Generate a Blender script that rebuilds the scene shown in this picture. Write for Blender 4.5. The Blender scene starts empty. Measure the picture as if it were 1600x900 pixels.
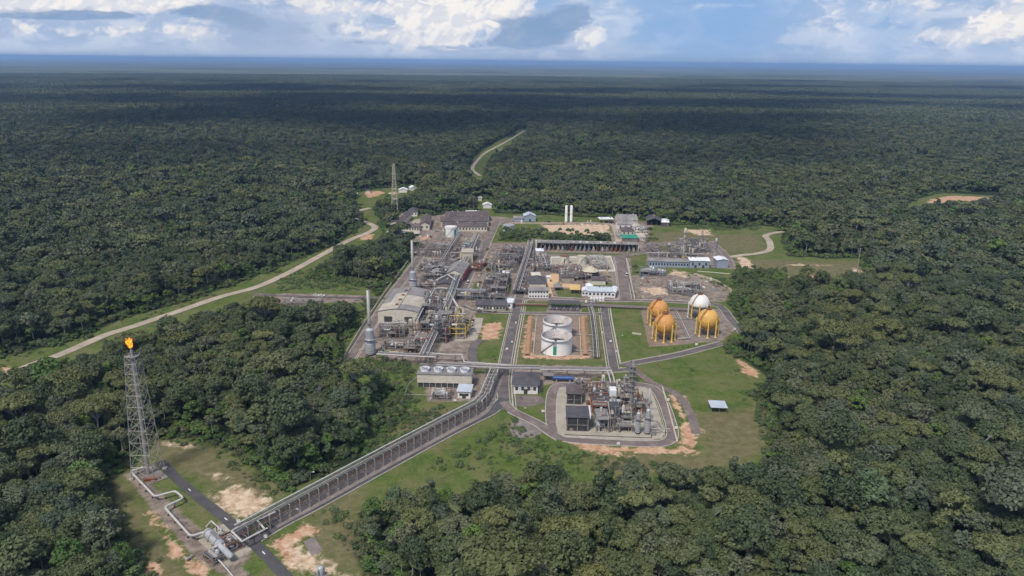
import bpy, math, random
import numpy as np
from mathutils import Vector, Matrix
R = math.radians
rnd = random.Random(7)
rng = np.random.default_rng(11)
scene = bpy.context.scene
col = scene.collection

# ---------------------------------------------------------------- camera, world, sun
FPX, CAMH, ROLL, HY = 1200.0, 185.0, math.atan(18/1600), 96.0
PITCH = math.atan((450-HY)/FPX)
cam_d = bpy.data.cameras.new('camera'); cam = bpy.data.objects.new('camera', cam_d); col.objects.link(cam)
cam_d.sensor_width = 36; cam_d.lens = 36*FPX/1600; cam_d.clip_end = 200000; cam_d.clip_start = 1
cam.matrix_world = Matrix.Translation((0, 0, CAMH)) @ Matrix.Rotation(math.pi/2-PITCH, 4, 'X') @ Matrix.Rotation(ROLL, 4, 'Z')
scene.camera = cam

SUN_EL, SUN_AZ = R(56), R(212)      # azimuth clockwise from +Y: behind the camera, a little left
sun_dir = Vector((math.sin(SUN_AZ)*math.cos(SUN_EL), math.cos(SUN_AZ)*math.cos(SUN_EL), math.sin(SUN_EL)))
sd = bpy.data.lights.new('sun', 'SUN'); sun = bpy.data.objects.new('sun', sd); col.objects.link(sun)
sd.energy = 2.35; sd.angle = R(12); sd.color = (1.0, 0.93, 0.83)
sun.rotation_euler = (-sun_dir).to_track_quat('-Z', 'Y').to_euler(); sun.location = (0, 0, 3000)
scene.view_settings.view_transform = 'Standard'; scene.view_settings.look = 'None'
scene.view_settings.exposure = 0.62; scene.view_settings.gamma = 1
scene.cycles.max_bounces = 4; scene.cycles.diffuse_bounces = 2; scene.cycles.volume_bounces = 0
scene.cycles.transparent_max_bounces = 4; scene.cycles.glossy_bounces = 2

def PX(px, py, z=0.0):
    """a point at height z seen at pixel px,py of the 1600x900 photograph"""
    u = (px-800)/FPX; v = (450-py)/FPX
    c, s = math.cos(ROLL), math.sin(ROLL)
    r = u*c - v*s; t = u*s + v*c
    d = (r, math.cos(PITCH)+t*math.sin(PITCH), -math.sin(PITCH)+t*math.cos(PITCH))
    k = (z-CAMH)/d[2]
    return Vector((k*d[0], k*d[1], z))
def DIR(px, py):
    u = (px-800)/FPX; v = (450-py)/FPX
    c, s = math.cos(ROLL), math.sin(ROLL)
    r = u*c - v*s; t = u*s + v*c
    return Vector((r, math.cos(PITCH)+t*math.sin(PITCH), -math.sin(PITCH)+t*math.cos(PITCH)))
def HT(px, pyb, pyt):
    """height of a vertical thing whose foot is at px,pyb and whose top shows at row pyt"""
    b = PX(px, pyb); d = DIR(px, pyt)
    return CAMH + d[2]/d[1]*b.y
def PPM(px, py):
    b = PX(px, py); return FPX/(b.y*math.cos(PITCH)+CAMH*math.sin(PITCH))

class NT:
    """short-hand node building"""
    def __init__(s, tree): s.t = tree; s.n = tree.nodes; s.l = tree.links
    def node(s, typ, ins=None, **kw):
        n = s.n.new(typ)
        for k, v in kw.items(): setattr(n, k, v)
        for k, v in (ins or {}).items():
            sock = n.inputs[k]
            if isinstance(v, bpy.types.NodeSocket): s.l.new(v, sock)
            else: sock.default_value = v
        return n
    def m(s, op, a, b=0.0, c=None, clamp=False):
        n = s.node('ShaderNodeMath', operation=op, use_clamp=clamp)
        for i, v in enumerate([a, b] + ([c] if c is not None else [])):
            if isinstance(v, bpy.types.NodeSocket): s.l.new(v, n.inputs[i])
            else: n.inputs[i].default_value = v
        return n.outputs[0]
    def ss(s, x, lo, hi):
        n = s.node('ShaderNodeMapRange', {0: x, 1: lo, 2: hi, 3: 0.0, 4: 1.0}, interpolation_type='SMOOTHSTEP')
        return n.outputs[0]
    def mix(s, f, a, b, bt='MIX'):
        n = s.n.new('ShaderNodeMix'); n.data_type = 'RGBA'; n.blend_type = bt
        for i, v in ((0, f), (6, a), (7, b)):
            if isinstance(v, bpy.types.NodeSocket): s.l.new(v, n.inputs[i])
            else: n.inputs[i].default_value = (tuple(v)+(1,))[:4] if hasattr(v, '__len__') else v
        return n.outputs[2]
    def noise(s, vec, scale, detail=4, rough=.55, dist=0.0):
        return s.node('ShaderNodeTexNoise', {'Vector': vec, 'Scale': scale, 'Detail': detail, 'Roughness': rough, 'Distortion': dist}).outputs[0]

world = bpy.data.worlds.new('World'); scene.world = world; world.use_nodes = True
def build_world():
    t = world.node_tree; t.nodes.clear(); N = NT(t)
    out = N.node('ShaderNodeOutputWorld'); bg = N.node('ShaderNodeBackground')
    N.l.new(bg.outputs[0], out.inputs[0])
    sky = N.node('ShaderNodeTexSky', sky_type='NISHITA', sun_disc=False, sun_elevation=SUN_EL, sun_rotation=SUN_AZ,
                 altitude=200, air_density=1.0, dust_density=0.6, ozone_density=1.5)
    base = N.mix(1.0, sky.outputs[0], (0.085,)*3, 'MULTIPLY')
    tc = N.node('ShaderNodeTexCoord'); sep = N.node('ShaderNodeSeparateXYZ', {0: tc.outputs['Generated']})
    x, y, z = sep.outputs
    az = N.m('ARCTAN2', x, y)
    hor = N.m('SQRT', N.m('ADD', N.m('MULTIPLY', x, x), N.m('MULTIPLY', y, y)))
    el = N.m('ARCTAN2', z, hor)
    def cv(sx, sy, ox=0., oy=0.):
        return N.node('ShaderNodeCombineXYZ', {0: N.m('MULTIPLY_ADD', az, sx, ox), 1: N.m('MULTIPLY_ADD', el, sy, oy), 2: 0.0}).outputs[0]
    n2d = lambda v, sc, de, ro, di: N.node('ShaderNodeTexNoise', {'Vector': v, 'Scale': sc, 'Detail': de, 'Roughness': ro, 'Distortion': di}, noise_dimensions='2D').outputs[0]
    n_big = n2d(cv(8, 24, 3.1, 1.7), 1.0, 6, .55, .3)
    n_det = n2d(cv(22, 44, 7.7, 2.2), 1.0, 9, .60, .3)
    n_wsp = n2d(cv(6, 50, 0.3, 4.4), 1.0, 6, .6, .3)
    def billow(ox, oy):
        wx = N.m('MULTIPLY', N.m('SUBTRACT', n_det, .5), .035)
        o = None
        for sc, am in ((26, .50), (60, .30), (140, .20)):
            v = N.node('ShaderNodeCombineXYZ', {0: N.m('MULTIPLY', N.m('ADD', N.m('ADD', az, ox), wx), sc), 1: N.m('MULTIPLY', N.m('ADD', N.m('ADD', el, oy), wx), sc*1.25), 2: sc*.37}).outputs[0]
            f = N.node('ShaderNodeTexVoronoi', {'Vector': v, 'Scale': 1.0, 'Smoothness': .6}, feature='SMOOTH_F1', voronoi_dimensions='2D').outputs[0]
            q = N.m('MULTIPLY', N.m('SUBTRACT', 1.0, f), am); o = q if o is None else N.m('ADD', o, q)
        return o
    b1 = billow(0, 0); b2 = billow(.0035, -.0065)
    def aed(px, py):
        d = DIR(px, py); return math.atan2(d.x, d.y), math.atan2(d.z, math.hypot(d.x, d.y))
    def blob(px, py, rx, ry, amp):
        a, e = aed(px, py)
        dx = N.m('MULTIPLY', N.m('SUBTRACT', az, a), FPX/rx); dy = N.m('MULTIPLY', N.m('SUBTRACT', el, e), FPX/ry)
        q = N.m('ADD', N.m('MULTIPLY', dx, dx), N.m('MULTIPLY', dy, dy))
        return N.m('MULTIPLY', N.m('POWER', 2.718, N.m('MULTIPLY', q, -1.0)), amp)
    def field(lst):
        o = None
        for b in lst:
            v = blob(*b); o = v if o is None else N.m('ADD', o, v)
        return o
    horizon = N.m('POWER', 2.718, N.m('MULTIPLY', N.m('ABSOLUTE', el), -20.0))
    c = N.mix(N.m('MULTIPLY', horizon, .8, clamp=True), base, (.32, .40, .54))
    c = N.mix(.75, c, (.145, .25, .45))
    # thin grey-white layer with ragged edges
    la = N.ss(N.m('ADD', N.m('MULTIPLY', n_wsp, .75), N.m('MULTIPLY', n_big, .5)), .50, .85)
    c = N.mix(N.m('MULTIPLY', la, .7), c, (.31, .37, .48))
    sheet = field([(120, 40, 330, 90, .75), (620, 40, 260, 90, .8), (1500, 50, 190, 80, .6), (360, 80, 520, 22, .35), (1000, 40, 120, 60, .25), (1300, 40, 70, 50, .35)])
    sa = N.ss(N.m('ADD', sheet, N.m('MULTIPLY', N.m('SUBTRACT', n_det, .5), 1.3)), .12, .62)
    c = N.mix(N.m('MULTIPLY', sa, .85), c, N.mix(N.ss(n_det, .40, .62), (.27, .34, .47), (.43, .47, .55)))
    # sunlit heaps
    heap = field([(20, 10, 60, 16, .7), (110, 4, 90, 12, .7), (235, 6, 90, 16, .75), (320, 52, 44, 13, .7), (265, 48, 40, 10, .5), (150, 48, 60, 8, .45), (40, 46, 50, 9, .4), (470, 4, 50, 12, .6), (560, 10, 70, 16, .8), (635, 20, 30, 42, .8), (610, 54, 40, 12, .65), (540, 45, 34, 9, .55),
                  (690, 34, 34, 40, .9), (740, 24, 50, 36, .85), (790, 12, 44, 26, .9), (665, 68, 50, 8, .6), (925, 56, 28, 17, .85), (1278, 34, 40, 24, .6), (1130, 9, 52, 4, .7),
                  (1420, 6, 60, 10, .6), (1500, 54, 60, 12, .65), (1560, 46, 50, 22, .7), (1590, 10, 26, 26, .6), (990, 14, 34, 8, .45), (1395, 40, 30, 8, .35)])
    high = N.ss(el, .13, .3)
    hs = N.m('ADD', N.m('ADD', N.m('MULTIPLY', b1, 1.15), N.m('MULTIPLY', N.m('SUBTRACT', n_det, .5), .9)), N.m('ADD', heap, N.m('MULTIPLY', high, N.m('MULTIPLY', n_big, .8))))
    ha = N.ss(hs, .93, 1.34)
    rel = N.ss(N.m('SUBTRACT', b1, b2), -.12, .13)
    body = N.ss(hs, 1.05, 1.6)
    lit = N.m('ADD', N.m('MULTIPLY', rel, .55), N.m('MULTIPLY', body, .45), clamp=True)
    hc = N.mix(lit, (.37, .41, .50), (.64, .61, .58))
    c = N.mix(N.m('MULTIPLY', ha, .93), c, hc)
    # shaded cloud undersides
    dark = field([(50, 26, 80, 5, .8), (160, 22, 70, 5, .8), (290, 17, 44, 7, .8), (835, 50, 46, 22, 1.1), (880, 36, 40, 20, .5), (800, 66, 40, 9, .6), (370, 30, 44, 26, .6), (440, 44, 40, 14, .4), (690, 74, 60, 5, .5), (560, 66, 60, 5, .4), (900, 12, 40, 10, .4)])
    dk = N.ss(N.m('ADD', dark, N.m('MULTIPLY', N.m('SUBTRACT', n_det, .5), 1.6)), .25, .62)
    c = N.mix(N.m('MULTIPLY', dk, .8), c, (.135, .22, .36))
    blue = field([(1130, 50, 100, 70, .8), (1020, 40, 50, 50, .35), (1390, 50, 50, 60, .5), (1200, 10, 80, 14, .3), (850, 6, 24, 8, .5)])
    c = N.mix(N.m('MINIMUM', blue, .9), c, (.165, .29, .50))
    n_str = N.noise(cv(60, 3, 1., 1.), 1.0, 3, .5)
    rain = N.m('MULTIPLY', field([(395, 75, 60, 46, .8), (465, 50, 50, 50, .45)]), N.m('MULTIPLY_ADD', n_str, .8, .45), clamp=True)
    c = N.mix(rain, c, (.235, .295, .42))
    pale = N.m('MULTIPLY', field([(955, 70, 22, 60, .35), (1325, 70, 26, 60, .3), (280, 84, 340, 12, .5), (560, 88, 140, 10, .35), (1520, 90, 140, 12, .45)]), N.m('MULTIPLY_ADD', n_wsp, 1.0, .4), clamp=True)
    c = N.mix(pale, c, (.44, .50, .60))
    rim = N.m('POWER', 2.718, N.m('MULTIPLY', N.m('ABSOLUTE', el), -70.0))
    c = N.mix(N.m('MULTIPLY', rim, .5), c, (.30, .40, .56))
    N.l.new(c, bg.inputs[0]); bg.inputs[1].default_value = 1.0
    world.cycles.sampling_method = 'MANUAL'; world.cycles.sample_map_resolution = 256
build_world()

# ---------------------------------------------------------------- helpers
def tag(o, label=None, cat=None, group=None, kind=None):
    if label: o['label'] = label
    if cat: o['category'] = cat
    if group: o['group'] = group
    if kind: o['kind'] = kind
    return o
def empty(name, loc, rz=0.0, label=None, cat=None, group=None):
    o = bpy.data.objects.new(name, None); col.objects.link(o)
    o.location = loc; o.rotation_euler = (0, 0, rz); o.empty_display_size = 2
    return tag(o, label, cat, group)
class MB:
    def __init__(s): s.v = []; s.f = []
    def quad_pts(s, pts):
        b = len(s.v); s.v += [tuple(p) for p in pts]; s.f.append(tuple(range(b, b+len(pts)))); return s
    def box(s, x0, y0, z0, x1, y1, z1):
        b = len(s.v)
        s.v += [(x0,y0,z0),(x1,y0,z0),(x1,y1,z0),(x0,y1,z0),(x0,y0,z1),(x1,y0,z1),(x1,y1,z1),(x0,y1,z1)]
        s.f += [(b,b+3,b+2,b+1),(b+4,b+5,b+6,b+7),(b,b+1,b+5,b+4),(b+1,b+2,b+6,b+5),(b+2,b+3,b+7,b+6),(b+3,b,b+4,b+7)]
        return s
    def tube(s, p, q, r, r2=None, n=6, cap=True):
        p = Vector(p); q = Vector(q); r2 = r if r2 is None else r2
        d = (q-p)
        if d.length < 1e-6: return s
        d.normalize(); a = d.orthogonal().normalized(); c = d.cross(a); b = len(s.v)
        for k in range(n):
            t = 2*math.pi*(k+.5)/n; o = a*math.cos(t)+c*math.sin(t)
            s.v += [tuple(p+o*r), tuple(q+o*r2)]
        for k in range(n):
            i, j = b+2*k, b+2*((k+1) % n); s.f.append((i, j, j+1, i+1))
        if cap: s.f += [tuple(b+2*k for k in range(n))[::-1], tuple(b+2*k+1 for k in range(n))]
        return s
    def path(s, pts, r, n=6):
        for a, b in zip(pts[:-1], pts[1:]): s.tube(a, b, r, n=n)
        for p in pts[1:-1]: s.ball(p, r*1.02, 5, 3)
        return s
    def ball(s, c, r, n=16, m=8, sz=1.0, lo=-90, hi=90):
        b = len(s.v)
        for i in range(m+1):
            e = R(lo+(hi-lo)*i/m)
            for k in range(n):
                t = 2*math.pi*k/n
                s.v.append((c[0]+r*math.cos(e)*math.cos(t), c[1]+r*math.cos(e)*math.sin(t), c[2]+r*sz*math.sin(e)))
        for i in range(m):
            for k in range(n):
                k2 = (k+1) % n; s.f.append((b+i*n+k, b+i*n+k2, b+(i+1)*n+k2, b+(i+1)*n+k))
        return s
    def lathe(s, prof, n=24, c=(0, 0)):
        b = len(s.v)
        for r, z in prof:
            for k in range(n):
                t = 2*math.pi*k/n; s.v.append((c[0]+r*math.cos(t), c[1]+r*math.sin(t), z))
        for i in range(len(prof)-1):
            for k in range(n):
                k2 = (k+1) % n; s.f.append((b+i*n+k, b+i*n+k2, b+(i+1)*n+k2, b+(i+1)*n+k))
        return s
    def drum(s, p, q, r, n=12):
        p = Vector(p); q = Vector(q); d = (q-p).normalized()
        s.tube(p, q, r, n=n, cap=False)
        s.tube(q, q+d*r*.35, r, r*.62, n=n, cap=False); s.tube(q+d*r*.35, q+d*r*.5, r*.62, r*.1, n=n)
        s.tube(p-d*r*.35, p, r*.62, r, n=n, cap=False); s.tube(p-d*r*.5, p-d*r*.35, r*.1, r*.62, n=n)
        return s
    def build(s, name, mat, parent=None, smooth=False):
        me = bpy.data.meshes.new(name); me.from_pydata(s.v, [], s.f); me.materials.append(mat)
        if smooth: me.shade_smooth()
        o = bpy.data.objects.new(name, me); col.objects.link(o)
        if parent is not None: o.parent = parent
        return o
def copy_tree(o, parent=None):
    c = o.copy(); col.objects.link(c)
    if parent is not None: c.parent = parent
    for ch in list(o.children): copy_tree(ch, c)
    return c

MATS = {}
def mat(name, c, rough=.7, metal=0.0, var=.25, scale=.35, dirt=None, dirt_amt=.35, stripe=None):
    """weathered surface: colour broken by two noises, optional dirt colour and corrugation bump"""
    if name in MATS: return MATS[name]
    m = bpy.data.materials.new(name); m.use_nodes = True; N = NT(m.node_tree); b = N.n['Principled BSDF']
    tc = N.node('ShaderNodeTexCoord').outputs['Object']
    n1 = N.noise(tc, scale, 6, .65); n2 = N.noise(tc, scale*6, 4, .6)
    f = N.ss(N.m('ADD', N.m('MULTIPLY', n1, .7), N.m('MULTIPLY', n2, .3)), .3, .7)
    lo = tuple(x*(1-var) for x in c); hi = tuple(min(1, x*(1+var*.6)) for x in c)
    cc = N.mix(f, lo, hi)
    if dirt:
        g = N.noise(tc, scale*1.7, 7, .72, .5)
        cc = N.mix(N.m('MULTIPLY', N.ss(g, .48, .68), dirt_amt), cc, dirt)
    N.l.new(cc, b.inputs['Base Color']); b.inputs['Roughness'].default_value = rough; b.inputs['Metallic'].default_value = metal
    if stripe:
        w = N.node('ShaderNodeTexWave', {'Vector': tc, 'Scale': stripe, 'Distortion': 0.0}, wave_type='BANDS', bands_direction='X')
        bp = N.node('ShaderNodeBump', {'Strength': .5, 'Distance': .08, 'Height': w.outputs[1]}); N.l.new(bp.outputs[0], b.inputs['Normal'])
    MATS[name] = m; return m
M = dict(
    asphalt=mat('asphalt', (.115, .098, .096), .9, var=.35, scale=.08, dirt=(.24, .20, .175), dirt_amt=.6),
    asphalt_red=mat('asphalt_red', (.165, .128, .118), .9, var=.35, scale=.08, dirt=(.29, .235, .20), dirt_amt=.65),
    asphalt_dark=mat('asphalt_dark', (.07, .066, .07), .9, var=.3, scale=.08, dirt=(.14, .12, .11), dirt_amt=.35),
    dirtroad=mat('dirt_road', (.40, .33, .26), .95, var=.25, scale=.05, dirt=(.24, .21, .15), dirt_amt=.6),
    kerb=mat('kerb_concrete', (.42, .37, .34), .9, var=.3, scale=.3, dirt=(.2, .16, .13)),
    white_line=mat('line_paint', (.7, .68, .64), .8, var=.2),
    concrete=mat('concrete', (.37, .33, .27), .9, var=.22, scale=.12, dirt=(.22, .18, .15), dirt_amt=.5),
    concrete2=mat('concrete_dark', (.22, .185, .17), .9, var=.3, scale=.12, dirt=(.12, .1, .09), dirt_amt=.6),
    steel=mat('galvanised_steel', (.255, .24, .23), .6, .15, var=.4, scale=.4, dirt=(.15, .09, .06), dirt_amt=.5),
    steel_d=mat('dark_steel', (.075, .072, .078), .7, .2, var=.4, scale=.4),
    pipe=mat('pipe_insulation', (.37, .345, .325), .5, .2, var=.25, scale=.5, dirt=(.3, .24, .2), dirt_amt=.5),
    pipe_w=mat('white_pipe', (.50, .48, .46), .5, .0, var=.2, scale=.4, dirt=(.42, .36, .32), dirt_amt=.5),
    pipe_d=mat('dark_pipe', (.14, .13, .135), .6, .2, var=.35, scale=.5),
    rust=mat('rusty_steel', (.22, .085, .045), .85, var=.45, scale=.5, dirt=(.1, .045, .03), dirt_amt=.6),
    yellow=mat('yellow_paint', (.80, .56, .12), .6, var=.2, scale=.5, dirt=(.3, .17, .06)),
    beige=mat('beige_cladding', (.50, .44, .33), .8, var=.2, scale=.3, dirt=(.28, .22, .15), dirt_amt=.4),
    cream=mat('cream_wall', (.60, .55, .46), .8, var=.15, scale=.3, dirt=(.36, .31, .25), dirt_amt=.4),
    white=mat('white_wall', (.74, .72, .69), .75, var=.12, scale=.25, dirt=(.48, .42, .36), dirt_amt=.45),
    whiteroof=mat('white_roof', (.78, .79, .82), .5, var=.12, scale=.2, dirt=(.5, .48, .46), stripe=3.0),
    blueroof=mat('pale_blue_roof', (.50, .55, .62), .5, var=.12, scale=.2, dirt=(.4, .44, .5), stripe=3.0),
    greywall=mat('blue_grey_wall', (.30, .34, .41), .7, var=.18, scale=.3, dirt=(.2, .2, .22)),
    roof_d=mat('dark_roof', (.085, .078, .088), .75, var=.3, scale=.15, dirt=(.16, .14, .14), dirt_amt=.5, stripe=2.5),
    roof_b=mat('brown_tile_roof', (.105, .080, .080), .85, var=.35, scale=.12, dirt=(.20, .165, .15), dirt_amt=.5, stripe=2.5),
    roof_g=mat('grey_roof', (.24, .225, .22), .8, var=.3, scale=.12, dirt=(.4, .36, .32), dirt_amt=.6, stripe=2.5),
    roof_c=mat('cream_roof', (.48, .43, .35), .8, var=.25, scale=.1, dirt=(.3, .25, .22), dirt_amt=.6, stripe=2.0),
    roof_o=mat('orange_roof', (.66, .42, .16), .7, var=.15, scale=.2, stripe=2.5),
    green_p=mat('green_paint', (.03, .26, .17), .6, var=.2),
    teal=mat('teal_plastic', (.06, .38, .38), .6, var=.2),
    red=mat('red_paint', (.34, .05, .04), .6, var=.25, dirt=(.16, .04, .03)),
    maroon=mat('maroon_paint', (.10, .02, .025), .6, var=.25),
    blue=mat('blue_paint', (.035, .09, .26), .4, var=.2),
    orange=mat('orange_primer', (.60, .29, .075), .6, var=.25, scale=.3, dirt=(.40, .16, .06), dirt_amt=.7),
    orange2=mat('amber_primer', (.66, .38, .09), .6, var=.22, scale=.3, dirt=(.48, .23, .08), dirt_amt=.6),
    sphere_w=mat('sphere_white', (.76, .73, .68), .5, var=.1, scale=.15, dirt=(.5, .42, .33), dirt_amt=.4),
    tank_w=mat('tank_white', (.90, .88, .86), .45, var=.05, scale=.15, dirt=(.66, .58, .52), dirt_amt=.3),
    tank_in=mat('tank_inner_wall', (.78, .71, .67), .8, var=.25, scale=.2, dirt=(.36, .28, .23), dirt_amt=.7),
    tank_g=mat('tank_grey', (.42, .43, .45), .5, .2, var=.15, scale=.2, dirt=(.3, .27, .25)),
    bluesteel=mat('blue_grey_steel', (.25, .285, .33), .5, .2, var=.25, scale=.3, dirt=(.2, .16, .14)),
    glass=mat('window_glass', (.03, .04, .05), .15, var=.1),
    opening=mat('dark_door_leaf', (.05, .048, .05), .8, var=.2),
    pave_o=mat('orange_paving', (.58, .38, .21), .9, var=.18, scale=.3, dirt=(.4, .28, .18)),
    brownsoil=mat('brown_stained_floor', (.24, .175, .135), .9, var=.3, scale=.1, dirt=(.14, .1, .08), dirt_amt=.7),
    module_floor=mat('shaded_stained_floor', (.16, .13, .115), .9, var=.4, scale=.25, dirt=(.075, .06, .055), dirt_amt=.8),  # stained slab with the shade under the pipework put into its dark colour
    tyre=mat('tyre', (.03, .03, .03), .8),
    bark=mat('bark', (.30, .27, .22), .9, var=.3, scale=1.0),
    deadwood=mat('dead_wood', (.33, .31, .27), .9, var=.25, scale=1.0),
)
BIG = dict(sub='')
def leafmat(name, dark, lite, vary=1.0):
    m = bpy.data.materials.new(name); m.use_nodes = True; N = NT(m.node_tree); b = N.n['Principled BSDF']
    oi = N.node('ShaderNodeObjectInfo'); geo = N.node('ShaderNodeNewGeometry')
    tc = N.node('ShaderNodeTexCoord').outputs['Object']
    n = N.noise(tc, .35, 3, .6)
    big = N.noise(geo.outputs['Position'], .006, 4, .6)
    f = N.m('ADD', N.m('MULTIPLY', oi.outputs['Random'], .72*vary), N.m('MULTIPLY', n, .3), clamp=True)
    c = N.mix(f, dark, lite)
    hue = N.m('FRACT', N.m('MULTIPLY', oi.outputs['Random'], 17.31))
    c = N.mix(N.m('MULTIPLY', N.ss(hue, .84, .99), .5), c, (.118, .125, .070))
    c = N.mix(N.m('MULTIPLY', N.ss(N.m('FRACT', N.m('MULTIPLY', oi.outputs['Random'], 41.7)), .72, .95), .5), c, (.082, .105, .080))
    c = N.mix(N.m('MULTIPLY', N.ss(big, .45, .62), .6), c, N.mix(1.0, c, (1.32, 1.15, .88), 'MULTIPLY'))
    N.l.new(c, b.inputs['Base Color']); b.inputs['Roughness'].default_value = .6
    b.inputs['Specular IOR Level'].default_value = .25
    return m
L_MID = leafmat('leaves_mid_green', (.050, .070, .029), (.112, .134, .056))
L_DARK = leafmat('leaves_dark_green', (.034, .055, .026), (.074, .097, .044))
L_OLIVE = leafmat('leaves_olive', (.064, .082, .031), (.134, .150, .060))
L_PALE = leafmat('leaves_grey_green', (.076, .094, .052), (.140, .156, .092))
L_BRIGHT = leafmat('leaves_bright_green', (.054, .102, .024), (.106, .172, .044))

# ---------------------------------------------------------------- ground regions, given by what the photograph shows
def poly(pts):
    return np.array([tuple(PX(*p)[:2]) for p in pts])
C_ = 9.0   # canopy-top height used where trees hide the near edge of a clearing
CLEAR = [
 # compound
 [(526,566,12),(540,530),(585,470),(612,440),(640,408),(655,385),(622,373),(596,356),(604,340),(640,330),(680,338),(700,330),(770,333),(840,335),(1000,343),(1050,351),(1110,352),(1150,358),(1185,352),(1222,356),(1222,372),(1235,400),(1300,403),(1342,404),(1358,420,8),(1300,437,9),(1235,436,5),(1225,447),(1140,462),(1150,488),(1165,520),(1133,543),(1160,560),(1200,588),(1212,600),(1178,612),(1190,640),(1200,690),(1196,716,C_),(1100,742,C_),(1000,735,C_),(900,738,C_),(800,735,C_),(740,742,C_),(640,760,C_),(500,800,C_),(600,705),(574,700),(582,672),(604,640),(618,606),(640,580),(560,572)],
 [(528,566,12),(545,580,12),(585,569,13),(612,575,13),(662,580,8),(660,560),(600,545),(548,540)],
 # flare clearing and strip along the pipe road
 [(176,742),(200,716),(240,700),(262,683),(330,690),(385,722),(446,770),(600,700),(700,640),(790,640),(720,690),(645,740),(575,775,6),(540,800,C_),(535,820,C_),(570,862,C_),(610,905,C_),(650,1050),(240,1050),(245,895,8),(225,850),(192,800)],
 # dirt road corridor on the left
 [(-60,580),(0,558),(60,545),(131,527),(187,500),(281,473),(375,442),(450,411),(525,382),(572,350),(560,338),(545,334),(560,326),(585,322),(594,345),(600,362,6),(592,374,9),(562,384,10),(512,410,10),(480,424,6),(520,440),(575,448),(590,462),(578,478,3),(480,480,8),(400,482,10),(345,470,14),(318,476,14),(281,490,14),(215,520,12),(195,532,12),(135,543,12),(67,570,12),(0,602,12),(-60,625,12)],
 # sandy clearing behind the mast
 [(554,303),(566,298),(590,294),(652,292),(654,298,9),(636,309,11),(575,313,12),(556,310,11)],
 [(744,312),(752,308),(770,314),(776,326),(774,330,10),(745,326,10)],
 # track far ahead
 [(732,260),(740,247),(752,234),(782,219),(810,203),(822,201),(824,208,10),(792,228,12),(766,243,12),(758,262,12),(760,278,13),(744,281,13),(732,268,10)],
 # pale clearing right
 [(1408,324),(1436,308),(1470,301),(1560,301),(1566,312,12),(1500,317,14),(1450,317,14),(1424,330,12)],
]
CLEARP = [poly(p) for p in CLEAR]
TREEISLE = [  # planted again inside the compound, with a size
 ([(778,377),(955,378),(952,370),(905,369),(870,367),(785,364)], .46),
 ([(1140,447),(1232,446),(1226,426),(1150,426)], .45),
 ([(1140,470),(1118,478),(1150,505),(1165,520)], .3),
 ([(495,425),(560,430),(575,405),(520,400)], .25),
 ([(618,608),(640,640),(600,690),(575,700),(585,670)], .3),
]
YARD = [
 [(553,557),(590,500),(625,452),(655,412),(672,385),(612,368),(606,352),(690,335),(775,338),(830,345),(775,352),(768,380),(836,378),(836,388),(1000,392),(960,400),(850,402),(985,404),(990,466),(940,470),(906,472),(800,470),(795,486),(742,490),(746,540),(742,566),(650,568)],
 [(955,345),(1022,347),(1012,376),(1030,384),(1030,396),(1010,398),(955,376)],
 [(1012,380),(1115,376),(1150,410),(1150,420),(1010,414)],
 [(1002,489),(1005,484),(1125,482),(1150,515),(1128,533),(1015,542)],
 [(988,430),(1085,428),(1142,453),(1132,472),(995,468)],
 [(648,588),(770,582),(765,600),(752,626),(668,628),(664,600)],
 [(800,570),(960,572),(960,584),(900,598),(850,600),(845,614),(800,616)],
 [(835,488),(915,488),(925,560),(832,560)],
 [(310,840),(345,815),(395,855),(385,880),(345,885)],
 [(195,742),(212,735),(370,880),(400,905),(360,905),(300,868)],
 [(800,655),(825,650),(850,665),(838,680),(805,685),(797,670)],
 [(395,462),(450,458),(575,462),(578,472),(400,474)],
]
SOIL = [
 [(752,503),(784,503),(786,515),(782,530),(748,532)],
 [(888,693),(960,696),(1050,699),(1075,694),(1094,704),(1090,712),(1040,710),(960,708),(905,702)],
 [(1046,616),(1058,620),(1078,655),(1092,690),(1094,704),(1066,696),(1060,660)],
 [(820,494),(832,494),(832,553),(816,555)],
 [(911,494),(916,494),(917,554),(912,554)],
 [(816,553),(920,553),(925,562),(812,562)],
 [(228,803),(240,800),(275,838),(300,868),(335,900),(300,905),(258,862)],
 [(225,878),(245,880),(250,905),(230,905)],
 [(1150,562),(1160,562),(1192,582),(1180,592),(1162,585)],
 [(566,302),(580,298),(602,297),(606,307),(574,309)],
 [(0,575),(20,568),(20,578),(0,584)],
 [(560,368),(585,365),(582,374),(560,376)],
 [(1432,317),(1448,309),(1475,305),(1545,304),(1550,316),(1500,318),(1450,318)],
 [(410,852),(478,812),(500,828),(470,850),(470,880),(450,890)],
 [(655,370),(668,369),(669,375),(656,376)],
 [(1228,432),(1290,431),(1290,436),(1230,437)],
 [(862,668),(885,668),(1000,720),(960,715),(870,690)],
]
SAND = [
 [(330,768),(352,758),(380,756),(432,783),(400,806),(372,816),(345,795)],
 [(262,692),(300,690),(318,704),(290,702)],
 [(322,742),(345,735),(356,750),(335,755)],
 [(846,351),(950,350),(956,366),(920,371),(880,366),(850,360)],
 [(1074,358),(1108,359),(1114,368),(1095,369),(1070,362)],
 [(1000,450),(1035,448),(1050,462),(1012,462)],
 [(1050,420),(1075,425),(1072,434),(1045,430)],
 [(440,850),(470,835),(480,860),(520,885),(560,900),(480,905),(450,885)],
 [(604,299),(622,297),(626,304),(606,306)],
 [(1335,418),(1350,422),(1342,427),(1322,424)],
 [(1225,414),(1240,412),(1300,414),(1260,417)],
 [(1064,618),(1072,622),(1094,680),(1088,684),(1072,655)],
 [(1150,400),(1170,403),(1180,420),(1155,418)],
]
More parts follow.
